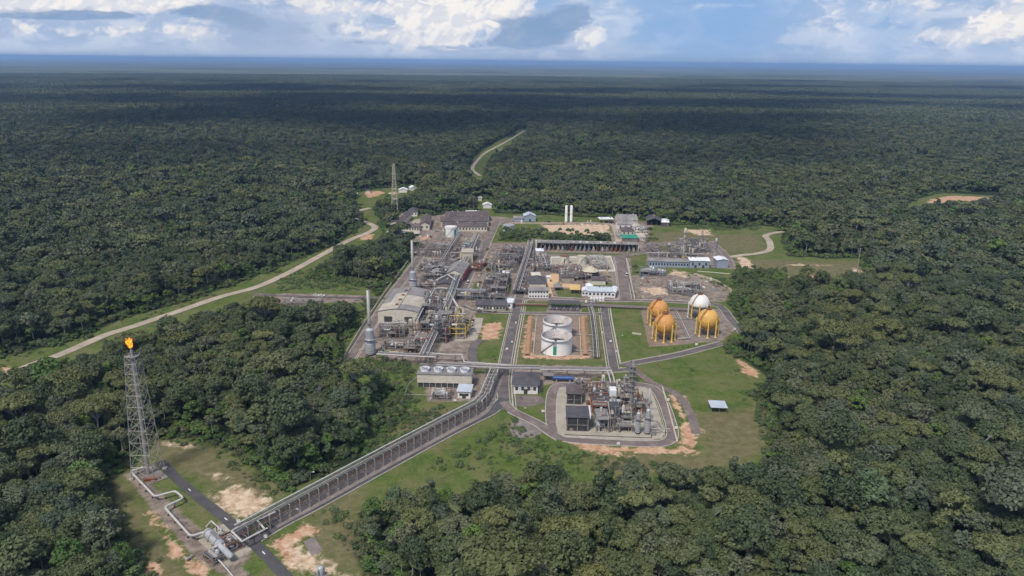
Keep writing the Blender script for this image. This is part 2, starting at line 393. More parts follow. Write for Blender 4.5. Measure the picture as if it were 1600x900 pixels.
LAWN = [[(868,451),(908,452),(908,468),(873,468)],[(842,394),(1000,397),(996,400),(845,400)],[(925,441),(957,442),(955,452),(930,451)],[(588,547),(600,541),(618,540),(624,545),(604,552)],[(742,440),(752,440),(748,452),(738,452)],[(780,444),(800,444),(798,458),(778,458)],[(1030,384),(1046,384),(1044,398),(1026,396)],[(744,486),(792,488),(792,491),(744,490)]]
DRY = [
 [(1090,645),(1190,635),(1205,700),(1110,745),(960,740),(900,715),(960,705),(1095,712)],
 [(1020,362),(1190,368),(1190,396),(1125,392),(1110,375),(1020,380)],
 [(1000,440),(1140,445),(1130,470),(1000,468)],
 [(1150,405),(1345,410),(1345,432),(1235,434),(1160,420)],
 [(480,800),(560,760),(570,900),(520,900)],
 [(180,740),(215,790),(260,850),(300,905),(230,905),(190,800)],
 [(842,345),(960,348),(955,375),(840,370)],
 [(840,396),(1000,398),(1000,404),(840,402)],
 [(240,690),(330,690),(440,770),(390,810),(260,720)],
 [(640,640),(760,640),(700,690),(560,740)],
 [(640,375),(720,378),(700,400),(650,400)],
 [(800,495),(940,495),(945,562),(795,562)],
]
def signed(P, polyg):
    """signed distance (inside positive) from points P (n,2) to a polygon"""
    n = len(polyg); d = np.full(len(P), 1e9); inside = np.zeros(len(P), bool)
    for i in range(n):
        a, b = polyg[i], polyg[(i+1) % n]; ab = b-a
        t = np.clip(((P-a)@ab)/max(1e-9, ab@ab), 0, 1)
        d = np.minimum(d, np.hypot(*(P-a-t[:, None]*ab).T))
        c = ((a[1] > P[:, 1]) != (b[1] > P[:, 1]))
        with np.errstate(divide='ignore', invalid='ignore'):
            xi = (b[0]-a[0])*(P[:, 1]-a[1])/(b[1]-a[1])+a[0]
        inside ^= c & (P[:, 0] < xi)
    return np.where(inside, d, -d)
def union(P, polys, lim=40.):
    out = np.full(len(P), -lim)
    for pg in polys:
        lo = pg.min(0)-lim; hi = pg.max(0)+lim
        k = np.where((P[:, 0] > lo[0]) & (P[:, 0] < hi[0]) & (P[:, 1] > lo[1]) & (P[:, 1] < hi[1]))[0]
        if len(k): out[k] = np.maximum(out[k], signed(P[k], pg))
    return np.clip(out, -lim, lim)

def build_ground():
    g = np.concatenate
    def ax(lo, hi, st, far, n):
        mid = np.arange(lo, hi+st, st); e = np.geomspace(st*3, far, n)
        return g([lo-e[::-1], mid, hi+e])
    X = ax(-360, 400, 2.0, 70000, 26); Y = ax(190, 980, 2.2, 70000, 26)
    X = g([X]); gx, gy = np.meshgrid(X, Y); P = np.stack([gx.ravel(), gy.ravel()], 1)
    nx, ny = len(X), len(Y)
    co = np.zeros((len(P), 3), np.float32); co[:, :2] = P
    i = np.arange(nx*ny).reshape(ny, nx)
    F = np.stack([i[:-1, :-1], i[:-1, 1:], i[1:, 1:], i[1:, :-1]], -1).reshape(-1, 4)
    me = bpy.data.meshes.new('ground'); me.vertices.add(len(co)); me.vertices.foreach_set('co', co.ravel())
    me.loops.add(F.size); me.loops.foreach_set('vertex_index', F.ravel().astype(np.int32))
    me.polygons.add(len(F)); me.polygons.foreach_set('loop_start', np.arange(0, F.size, 4, dtype=np.int32)); me.update(calc_edges=True)
    for nm, ps in (('clear', CLEARP), ('yard', [poly(p) for p in YARD]), ('soil', [poly(p) for p in SOIL]), ('sand', [poly(p) for p in SAND]), ('lawn', [poly(p) for p in LAWN]), ('dry', [poly(p) for p in DRY])):
        a = me.attributes.new(nm, 'FLOAT', 'POINT'); a.data.foreach_set('value', union(P, ps).astype(np.float32))
    m = bpy.data.materials.new('ground_surface'); m.use_nodes = True; N = NT(m.node_tree); b = N.n['Principled BSDF']
    pos = N.node('ShaderNodeNewGeometry').outputs['Position']
    n1 = N.noise(pos, .05, 6, .65); n2 = N.noise(pos, .22, 6, .7, .4); n3 = N.noise(pos, 1.2, 4, .7); n4 = N.noise(pos, .012, 4, .5)
    def mask(nm, amp, soft, bias=0.0):
        a = N.node('ShaderNodeAttribute', attribute_name=nm).outputs['Fac']
        w = N.m('MULTIPLY', N.m('SUBTRACT', N.m('ADD', N.m('MULTIPLY', n1, .5), N.m('MULTIPLY', n2, .5)), .5), amp)
        return N.ss(N.m('ADD', N.m('ADD', a, bias), w), -soft, soft)
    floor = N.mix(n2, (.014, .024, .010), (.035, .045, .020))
    grass = N.mix(N.ss(n2, .35, .65), (.068, .108, .020), (.118, .155, .036))
    grass = N.mix(N.ss(n1, .38, .62), grass, (.150, .150, .060))
    grass = N.mix(N.m('MULTIPLY', N.ss(n3, .42, .66), .6), grass, (.042, .062, .018))
    n5 = N.noise(pos, .11, 5, .75, .8); grass = N.mix(N.m('MULTIPLY', N.ss(n5, .5, .62), .55), grass, (.050, .082, .022)); grass = N.mix(N.m('MULTIPLY', N.ss(n5, .36, .46), -.0), grass, grass)
    dry = N.mix(N.ss(n2, .35, .65), (.115, .105, .052), (.185, .155, .085))
    dry = N.mix(N.m('MULTIPLY', N.ss(n3, .5, .7), .4), dry, (.08, .088, .035))
    soil = N.mix(N.ss(n2, .35, .65), (.40, .21, .12), (.54, .37, .26))
    soil = N.mix(N.m('MULTIPLY', N.ss(n3, .52, .66), .45), soil, (.26, .15, .08))
    sand = N.mix(N.ss(n2, .35, .68), (.42, .29, .19), (.66, .52, .39)); sand = N.mix(N.m('MULTIPLY', N.ss(n3, .5, .68), .5), sand, (.30, .22, .14))
    yard = N.mix(N.ss(n2, .3, .7), (.12, .092, .080), (.31, .25, .205))
    yard = N.mix(N.m('MULTIPLY', N.ss(n1, .5, .65), .6), yard, (.34, .29, .24))
    yard = N.mix(N.m('MULTIPLY', N.ss(n3, .5, .7), .5), yard, (.11, .085, .075))
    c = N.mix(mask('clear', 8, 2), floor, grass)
    # bare thin spots in open grass
    thin = N.m('MULTIPLY', N.ss(N.m('ADD', N.m('MULTIPLY', n2, .6), N.m('MULTIPLY', n1, .4)), .58, .66), .5)
    c = N.mix(N.m('MULTIPLY', thin, mask('clear', 4, 2, -6)), c, (.22, .17, .10))
    c = N.mix(N.m('MULTIPLY', mask('dry', 26, 7), .85), c, dry)
    c = N.mix(mask('yard', 4, 1.2), c, yard)
    c = N.mix(mask('lawn', 5, 1.2), c, grass)
    c = N.mix(mask('soil', 26, 1.5, -1.4), c, soil)
    c = N.mix(mask('sand', 34, 3.0, -1.8), c, sand)
    # beyond the modelled trees the sheet itself is distant forest
    far = N.ss(N.m('ABSOLUTE', N.node('ShaderNodeSeparateXYZ', {0: pos}).outputs[1]), 3000, 5000)
    c = N.mix(far, c, N.mix(n4, (.030, .048, .022), (.075, .088, .042)))
    N.l.new(c, b.inputs['Base Color']); b.inputs['Roughness'].default_value = .95; b.inputs['Specular IOR Level'].default_value = .1
    bp = N.node('ShaderNodeBump', {'Strength': .7, 'Distance': .5, 'Height': N.m('ADD', n2, N.m('MULTIPLY', n3, .4))}); N.l.new(bp.outputs[0], b.inputs['Normal'])
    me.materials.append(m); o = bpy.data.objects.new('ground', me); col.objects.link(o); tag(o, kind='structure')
build_ground()

# air
def build_haze():
    b = MB().box(-66000, -3000, -1, 66000, 66000, 235)
    m = bpy.data.materials.new('haze_air'); m.use_nodes = True; t = m.node_tree; t.nodes.clear(); N = NT(t)
    out = N.node('ShaderNodeOutputMaterial'); v = N.node('ShaderNodeVolumePrincipled')
    v.inputs['Color'].default_value = (.40, .62, 1.0, 1); v.inputs['Density'].default_value = 5.4e-5; v.inputs['Anisotropy'].default_value = 0.0
    N.l.new(v.outputs[0], out.inputs['Volume'])
    o = b.build('haze', m); tag(o, kind='stuff')
build_haze()

# ---------------------------------------------------------------- roads
ROADS = []
def smooth(pts, n=6):
    P = [Vector(p) for p in pts]
    if len(P) < 3: return P
    P = [2*P[0]-P[1]] + P + [2*P[-1]-P[-2]]; o = []
    for i in range(1, len(P)-2):
        a, b, c, d = P[i-1:i+3]
        for k in range(n):
            t = k/n; o.append(.5*((2*b)+(c-a)*t+(2*a-5*b+4*c-d)*t*t+(3*b-a-3*c+d)*t**3))
    return o+[P[-2]]
def road(name, pts, w, m, kerb=True, z=None, kw=.45):
    c = smooth([PX(*p) for p in pts]); z = .05+.012*len(ROADS)
    ROADS.append(dict(name=name, c=c, w=w, m=m, kerb=kerb, z=z, kw=kw))
def offs(c, d):
    o = []
    for i, p in enumerate(c):
        a = c[max(0, i-1)]; b = c[min(len(c)-1, i+1)]; t = (b-a).normalized(); n = Vector((-t.y, t.x, 0)); o.append(p+n*d)
    return o
A_, AR, AD, DR = M['asphalt'], M['asphalt_red'], M['asphalt_dark'], M['dirtroad']
road('main_road', [(788,640),(786,600),(788,580),(797,532),(811,468),(823,425),(834,386),(838,374)], 6.5, A_)
road('pipe_road', [(788,622),(770,642),(745,655),(690,683),(600,732),(500,787),(440,818),(400,842)], 6.0, AD)
road('flare_road', [(250,721),(262,733),(280,751),(311,778),(346,805),(373,829),(404,856),(441,895),(475,935)], 4.8, AD, kerb=False)
road('east_road', [(960,578),(957,562),(952,532),(946,496),(944,478)], 5.5, A_)
road('wide_yard_road', [(978,468),(975,448),(970,412),(966,399)], 9, AR)
road('cross_road_lower', [(655,571),(730,572),(800,575),(880,578),(960,579),(985,577)], 5.5, A_)
road('cross_road_middle', [(722,478),(745,486),(800,489),(880,490),(945,491)], 4.5, A_)
road('cross_road_upper', [(800,468),(860,466),(945,470),(990,470),(1060,472),(1128,478)], 5.5, AR)
road('sphere_road', [(975,572),(988,568),(1062,554),(1131,536)], 6, A_)
road('sphere_side_road', [(1110,474),(1128,481),(1142,499),(1160,520)], 6, A_)
road('link_road', [(985,574),(998,583),(1018,598),(1036,606),(1056,616),(1072,634),(1082,655),(1088,678)], 5.0, AR, kerb=False)
road('pad_ring_road', [(900,601),(876,602),(865,610),(861,630),(862,660),(867,675),(880,685),(910,689),(960,692),(1020,694),(1044,690),(1051,678),(1046,655),(1036,628),(1022,608),(995,601),(950,600),(900,601)], 5.6, AR)
road('pad_link_road', [(787,628),(800,642),(820,652),(842,663),(860,676),(876,686)], 5.5, AR)
road('rack_strip', [(776,592),(758,634),(745,648),(701,671),(602,724),(502,779),(425,820)], 8, M['concrete2'], kerb=False)
road('perimeter_road', [(540,575),(551,554),(578,512),(612,460),(640,424),(655,403),(668,388)], 6, AR)
road('north_road', [(722,455),(738,419),(752,400),(762,378),(772,356),(778,345)], 6.0, AR, kerb=False)
road('yard_top_road', [(838,397),(900,400),(966,400),(1000,396),(1014,392)], 6, AR)
road('upper_east_road', [(968,403),(1000,395),(1016,385),(1022,378)], 6, AR, kerb=False)
road('side_road', [(396,459),(450,463),(520,465),(600,466)], 4.5, A_, kerb=False)
road('dirt_road', [(-60,612),(0,589),(67,564),(100,552),(165,524),(200,513),(281,486),(345,464),(400,449),(450,427),(500,400),(545,376),(575,364),(586,356),(578,350),(562,345),(545,337),(556,331),(578,325)], 7.5, DR, kerb=False)
road('sand_road', [(1140,402),(1160,399),(1185,396),(1203,390),(1202,377),(1196,369),(1206,365),(1224,362)], 7, DR, kerb=False)
road('apron_road', [(1018,382),(1060,378),(1105,378),(1128,392),(1140,410),(1145,418)], 6, AR)
road('west_unit_road', [(742,572),(738,556),(741,540),(752,531)], 6, A_, kerb=False)
road('forest_track', [(750,275),(738,264),(747,250),(760,238),(790,222),(820,204)], 6, DR, kerb=False)
road('north_yard_road', [(795,349),(840,349),(880,349),(950,350),(962,362),(966,378)], 6, DR, kerb=False)
ra = [np.array([(p.x, p.y) for p in r['c']]) for r in ROADS]
def near_road(P, skip=-1, pad=0.0):
    for k, r in enumerate(ROADS):
        if k == skip: continue
        a = ra[k]; ab = a[1:]-a[:-1]; t = np.clip(((P-a[:-1])*ab).sum(1)/np.maximum(1e-9, (ab*ab).sum(1)), 0, 1)
        if np.hypot(*(P-a[:-1]-t[:, None]*ab).T).min() < r['w']/2+pad: return True
    return False
kerbs = MB()
for k, r in enumerate(ROADS):
    b = MB(); c = r['c']; l = offs(c, r['w']/2); q = offs(c, -r['w']/2)
    jit = .5 if r['m'] is DR else 0
    for i in range(len(c)-1):
        b.quad_pts([(v.x, v.y, r['z']) for v in (q[i], q[i+1], l[i+1], l[i])])
    o = b.build(r['name'], r['m']); tag(o, kind='structure')
    if not r['kerb']: continue
    for s in (1, -1):
        i0 = offs(c, s*r['w']/2); i1 = offs(c, s*(r['w']/2+r['kw']))
        for i in range(len(c)-1):
            n = max(1, int((i0[i+1]-i0[i]).length/3))
            for j in range(n):
                a0, a1 = i0[i].lerp(i0[i+1], j/n), i0[i].lerp(i0[i+1], (j+1)/n); e0, e1 = i1[i].lerp(i1[i+1], j/n), i1[i].lerp(i1[i+1], (j+1)/n)
                mid = (a0+e1)/2
                if near_road(np.array([mid.x, mid.y]), k): continue
                B = len(kerbs.v); h = .16+.12
                for p in (a0, a1, e1, e0): kerbs.v.append((p.x, p.y, 0))
                for p in (a0, a1, e1, e0): kerbs.v.append((p.x, p.y, h))
                kerbs.f += [(B+4, B+5, B+6, B+7), (B, B+1, B+5, B+4), (B+1, B+2, B+6, B+5), (B+2, B+3, B+7, B+6), (B+3, B, B+4, B+7)]
def side_strip(name, rname, d, w, m, z):
    r = next(q for q in ROADS if q['name'] == rname); c = r['c']; a, b = offs(c, d-w/2), offs(c, d+w/2); mb = MB(); k = ROADS.index(r)
    for i in range(len(c)-1):
        n = max(1, int((a[i+1]-a[i]).length/3))
        for j in range(n):
            q = [a[i].lerp(a[i+1], j/n), a[i].lerp(a[i+1], (j+1)/n), b[i].lerp(b[i+1], (j+1)/n), b[i].lerp(b[i+1], j/n)]; mid = (q[0]+q[2])/2
            if not near_road(np.array([mid.x, mid.y]), k): mb.quad_pts([(v.x, v.y, z) for v in q])
    o = mb.build(name, m); tag(o, kind='structure')
for rn, d, w in (('main_road', -5.0, .8), ('main_road', -6.6, .5), ('main_road', 4.6, .6), ('east_road', -4.6, 1.0), ('east_road', 4.4, .6), ('wide_yard_road', -7.0, .9), ('wide_yard_road', 6.0, .5), ('sphere_road', 4.4, .5), ('perimeter_road', -4.2, .6), ('perimeter_road', 4.4, .5), ('cross_road_middle', 3.4, .5), ('cross_road_upper', 4.2, .5), ('pad_ring_road', 4.0, .4), ('north_road', -4, .7)):
    side_strip('walkway', rn, d, w, M['kerb'], .045)
o = kerbs.build('kerb', M['kerb']); tag(o, kind='structure')
# dashes on the near road
dm = MB()
for r in ROADS:
    if r['name'] not in ('pipe_road', 'flare_road'): continue
    c = r['c']; L = 0
    for i in range(len(c)-1):
        seg = (c[i+1]-c[i]).length; t = (c[i+1]-c[i]).normalized(); n = Vector((-t.y, t.x, 0))
        if int(L/34) != int((L+seg)/34):
            p = c[i]; dm.quad_pts([(v.x, v.y, r['z']+.02) for v in (p-n*.22, p+t*2.4-n*.22, p+t*2.4+n*.22, p+n*.22)])
        L += seg
o = dm.build('road_marking', M['white_line']); tag(o, kind='structure')

# flat slabs
_sl = [0]
def slab(name, pts, m, h=.03, rounded=0):
    P = [PX(*p) for p in pts]
    if rounded: P = smooth(P+[P[0]], rounded)[:-1]
    _sl[0] += 1; z = h+.004*(_sl[0] % 5); n = len(P); b = MB()
    b.v = [(p.x, p.y, 0) for p in P]+[(p.x, p.y, z) for p in P]
    b.f = [tuple(range(n, 2*n))]+[(i, (i+1) % n, n+(i+1) % n, n+i) for i in range(n)]
    me_o = b.build(name, m)
    import bmesh
    bm = bmesh.new(); bm.from_mesh(me_o.data); bmesh.ops.recalc_face_normals(bm, faces=bm.faces[:]); bm.to_mesh(me_o.data); bm.free()
    tag(me_o, kind='structure'); return me_o
slab('unit_slab', [(874,606),(940,604),(1008,606),(1018,612),(1028,640),(1039,676),(1034,685),(1010,689),(950,687),(884,684),(872,678),(868,660),(870,620)], M['concrete'], .2)
slab('compressor_slab', [(706,495),(755,497),(752,512),(745,532),(690,534)], M['concrete'], .03)
slab('drum_slab', [(306,842),(320,832),(350,818),(398,856),(352,884)], M['concrete'], .03)
slab('flare_slab', [(213,738),(240,726),(263,746),(232,758)], M['concrete2'], .2)
slab('sphere_slab_west', [(1002,490),(1012,487),(1055,486),(1050,500),(1060,520),(1070,538),(1015,542)], M['brownsoil'], .03)
slab('sphere_slab_east', [(1070,488),(1118,484),(1132,500),(1128,527),(1080,534),(1066,510)], M['concrete2'], .03)
slab('tank_basin_floor', [(838,497),(846,494),(903,496),(908,556),(834,556)], M['brownsoil'], .04)
slab('orange_paving', [(859,428.5),(873,428.5),(873,443),(906,444.5),(906,450),(860,449),(866,467),(859,467),(855,450),(855,443)], M['pave_o'], .12)
slab('north_slab', [(700,380),(760,380),(752,395),(690,395)], M['concrete2'], .03)
slab('bund_floor', [(862,403),(955,402),(962,423),(860,423)], M['concrete'], .04)
slab('plot_slab', [(474,846),(491,839),(505,860),(487,869)], M['concrete2'], .05)
slab('path', [(988,519),(1002,521),(1002,523.5),(988,522)], M['concrete'], .05)
slab('exchanger_slab', [(676,600),(704,601),(704,624),(672,624)], M['concrete'], .04)

# ---------------------------------------------------------------- builders for the plant
ANG = R(-2.5)
def frame2(p0, p1):
    a = PX(*p0); b = PX(*p1); d = b-a
    return a, d.length, math.atan2(d.y, d.x)
def building(name, label, p0, p1, depth, h, roof='flat', wall='cream', rm='roof_g', cat='building', group=None, rise=None, over=.6, wins=0, doors=0, rows=1, open_front=False, side_wall=None):
    a, w, ang = frame2(p0, p1); root = empty(name, a, ang, label, cat, group); d = depth
    rise = (min(w, d)*.22 if rise is None else rise)
    if open_front:
        b = MB(); n = max(2, int(w/5)+1)
        for i in range(n):
            for y in (0.0, d-.3): b.box(i*(w-.3)/(n-1), y, 0, i*(w-.3)/(n-1)+.3, y+.3, h)
        b.build('post', M[wall], root)
    else:
        b = MB().box(0, 0, 0, w, d, h)
        if roof == 'gable':
            if w >= d: b.quad_pts([(0.0, 0, h), (0, d, h), (0, d/2, h+rise)]); b.quad_pts([(w, 0, h), (w, d/2, h+rise), (w, d, h)])
            else: b.quad_pts([(0, 0, h), (w/2, 0, h+rise), (w, 0, h)]); b.quad_pts([(0, d, h), (w/2, d, h+rise), (w, d, h)])
        b.build('wall', M[wall], root)
    r = MB(); e = over; t = .18
    if roof == 'flat': r.box(-e, -e, h+.003, w+e, d+e, h+.3)
    elif roof == 'mono':
        lo, hi = h+.05, h+rise; r.v = [(-e,-e,lo),(w+e,-e,lo),(w+e,d+e,hi),(-e,d+e,hi),(-e,-e,lo+t),(w+e,-e,lo+t),(w+e,d+e,hi+t),(-e,d+e,hi+t)]
        r.f = [(0,3,2,1),(4,5,6,7),(0,1,5,4),(1,2,6,5),(2,3,7,6),(3,0,4,7)]
    elif roof == 'gable':
        for z in (0, t):
            if w >= d: r.quad_pts([(-e,-e,h-.05+z),(w+e,-e,h-.05+z),(w+e,d/2,h+rise+z+.05),(-e,d/2,h+rise+z+.05)]); r.quad_pts([(-e,d/2,h+rise+z+.05),(w+e,d/2,h+rise+z+.05),(w+e,d+e,h-.05+z),(-e,d+e,h-.05+z)])
            else: r.quad_pts([(-e,-e,h-.05+z),(w/2,-e,h+rise+z+.05),(w/2,d+e,h+rise+z+.05),(-e,d+e,h-.05+z)]); r.quad_pts([(w/2,-e,h+rise+z+.05),(w+e,-e,h-.05+z),(w+e,d+e,h-.05+z),(w/2,d+e,h+rise+z+.05)])
        B = [(-e,-e),(w+e,-e),(w+e,d+e),(-e,d+e)]
        if w >= d: r.box(-e, -e, h-.2, w+e, -e+.1, h+.1); r.box(-e, d+e-.1, h-.2, w+e, d+e, h+.1)
    elif roof == 'hip':
        k = min(w, d)/2+e
        if w >= d: R1, R2 = (-e+k, d/2, h+rise), (w+e-k, d/2, h+rise)
        else: R1, R2 = (w/2, -e+k, h+rise), (w/2, d+e-k, h+rise)
        c = [(-e,-e,h+.01),(w+e,-e,h+.01),(w+e,d+e,h+.01),(-e,d+e,h+.01)]
        if w >= d: fs = [[c[0],c[1],R2,R1],[c[1],c[2],R2],[c[2],c[3],R1,R2],[c[3],c[0],R1]]
        else: fs = [[c[0],c[1],R1],[c[1],c[2],R2,R1],[c[2],c[3],R2],[c[3],c[0],R1,R2]]
        for f in fs: r.quad_pts(f)
        r.box(-e, -e, h-.15, w+e, d+e, h+.005)
    r.build('roof', M[rm], root)
    if w*d > 160 and roof in ('gable', 'flat'):
        q = random.Random(int(w*10)+int(d*7))
        for k in range(min(6, int(w*d/110)+1)):
            if roof == 'flat': x, y, z = q.uniform(1, w-2), q.uniform(1, d-2), h+.28
            elif w >= d: x, y, z = q.uniform(1, w-2), d/2-.5, h+rise
            else: x, y, z = w/2-.5, q.uniform(1, d-2), h+rise
            MB().box(x, y, z-.3, x+1.1, y+1.1, z+.75).box(x-.12, y-.12, z+.75, x+1.22, y+1.22, z+.85).build('roof_vent', M[q.choice(['white', 'steel', 'rust', 'beige'])], root)
    if not open_front:
        for fl in range(rows):
            z0 = h*(fl+.35)/rows; z1 = h*(fl+.72)/rows
            for i in range(wins):
                x = w*(i+.5)/wins; ww = min(1.6, w/wins*.55)/2
                MB().box(x-ww, -.06, z0, x+ww, .05, z1).build('window', M['glass'], root)
        for i in range(doors):
            x = w*(i+.8)/(doors+.6); MB().box(x-1.1, -.09, 0.02, x+1.1, .04, min(h*.8, 2.9)).build('door', M['opening'], root)
        if side_wall: MB().box(w-.02, .1, .1, w+.06, d-.1, h-.3).build('side_cladding', M[side_wall], root)
    return root

def vessel(name, label, px, py, top, r, m='tank_g', plats=2, legs=0, cat='column', group=None, taper=1.0, ladder=True):
    """vertical process vessel, foot at px,py, its top showing at row `top`"""
    h = HT(px, py, top); root = empty(name, PX(px, py), ANG, label, cat, group); z0 = 0 if not legs else h*.12
    MB().lathe([(r*1.15 if not legs else r*.3, z0), (r*1.0, z0+.8), (r, h*.6), (r*taper, h*.62), (r*taper, h-r*.5), (r*taper*.7, h-r*.2), (.1, h)], 14).build('shell', M[m], root, True)
    for k in range(plats):
        z = h*(.45+.5*(k+.3)/max(1, plats)); q = MB()
        q.lathe([(r*.98, z), (r+1.1, z), (r+1.1, z+.14), (r*.98, z+.14)], 12)
        for j in range(8):
            t = j*math.pi/4; q.tube(((r+1.05)*math.cos(t), (r+1.05)*math.sin(t), z), ((r+1.05)*math.cos(t), (r+1.05)*math.sin(t), z+1.1), .05, n=4)
        q.lathe([(r+1.0, z+1.05), (r+1.1, z+1.05), (r+1.1, z+1.15), (r+1.0, z+1.15)], 12)
        q.build('platform', M['steel'], root)
    if ladder:
        q = MB(); q.box(r+.15, -.3, 0, r+.22, -.22, h*.95).box(r+.15, .22, 0, r+.22, .3, h*.95)
        for k in range(int(h/1.2)): q.box(r+.15, -.22, k*1.2+.5, r+.2, .22, k*1.2+.58)
        q.build('ladder', M['steel'], root)
    q = MB(); q.path([(-r*.3, -r-.35, h*.05), (-r*.3, -r-.35, h*.9), (-r*.3, 0, h*1.0)], .22).build('pipe', M['pipe'], root)
    for k in range(legs):
        t = 2*math.pi*k/legs+.4; MB().tube((r*.9*math.cos(t), r*.9*math.sin(t), 0), (r*.9*math.cos(t), r*.9*math.sin(t), z0+1), .18).build('leg', M['steel'], root)
    return root

def lattice(name, label, px, py, top, wb, wt, m='steel', ns=9, cat='tower', legr=.22, br=.10, sides=4, extra=None):
    h = HT(px, py, top); root = empty(name, PX(px, py), ANG, label, cat)
    def cor(k, z):
        w = (wb+(wt-wb)*z/h)/2; t = 2*math.pi*(k+.5)/sides; s = 1.414
        return Vector((w*s*math.cos(t), w*s*math.sin(t), z))
    for k in range(sides): MB().tube(cor(k, 0), cor(k, h), legr, legr*.7, 5).build('leg', M[m], root)
    b = MB(); zs = [h*(1-(1-i/ns)**1.15) for i in range(ns+1)]
    for i in range(ns):
        for k in range(sides):
            k2 = (k+1) % sides
            b.tube(cor(k, zs[i]), cor(k2, zs[i+1]), br, n=4); b.tube(cor(k2, zs[i]), cor(k, zs[i+1]), br, n=4); b.tube(cor(k, zs[i+1]), cor(k2, zs[i+1]), br, n=4)
    b.build('bracing', M[m], root)
    return root, h

def pipe_rack(name, label, pts, z, width, pipes, step=8., m='steel', cat='pipe rack', legs=True, pr=.2, levels=None, pts_z0=True, group=None):
    """pts: ground pixels under the rack; pipes: (offset, height above z, radius, material)"""
    c = [PX(*p[:2]) for p in pts]; o0 = c[0].copy(); c = [p-o0 for p in c]
    root = empty(name, o0, 0, label, cat, group)
    for off, dz, r, pm in pipes:
        l = offs(c, off); MB().path([(p.x, p.y, z+dz+r+.1) for p in l], r, 6).build('pipe', M[pm], root)
    if legs:
        n = 0
        for a, b in zip(c[:-1], c[1:]):
            L = (b-a).length; k = max(1, int(L/step)); t = (b-a).normalized(); nn = Vector((-t.y, t.x, 0))
            for i in range(k):
                if n > 95: break
                p = a.lerp(b, (i+.5)/k); s = MB(); w = width/2; n += 1
                for sg in (1, -1): q = p+nn*w*sg; s.tube((q.x, q.y, 0), (q.x, q.y, z+.05), pr, n=4)
                for zz in (levels or [z]):
                    q, r_ = p+nn*(w+.2), p-nn*(w+.2); s.tube((q.x, q.y, zz), (r_.x, r_.y, zz), .13, n=4)
                if z > 4: q, r_ = p+nn*w, p-nn*w; s.tube((q.x, q.y, .3), (r_.x, r_.y, z*.5), .1, n=4); q = p+t*1.5; s.tube((p.x+nn.x*w, p.y+nn.y*w, z*.45), (p.x+nn.x*w+t.x*2.6, p.y+nn.y*w+t.y*2.6, z), .1, n=4)
                s.build('support', M[m], root)
    return root

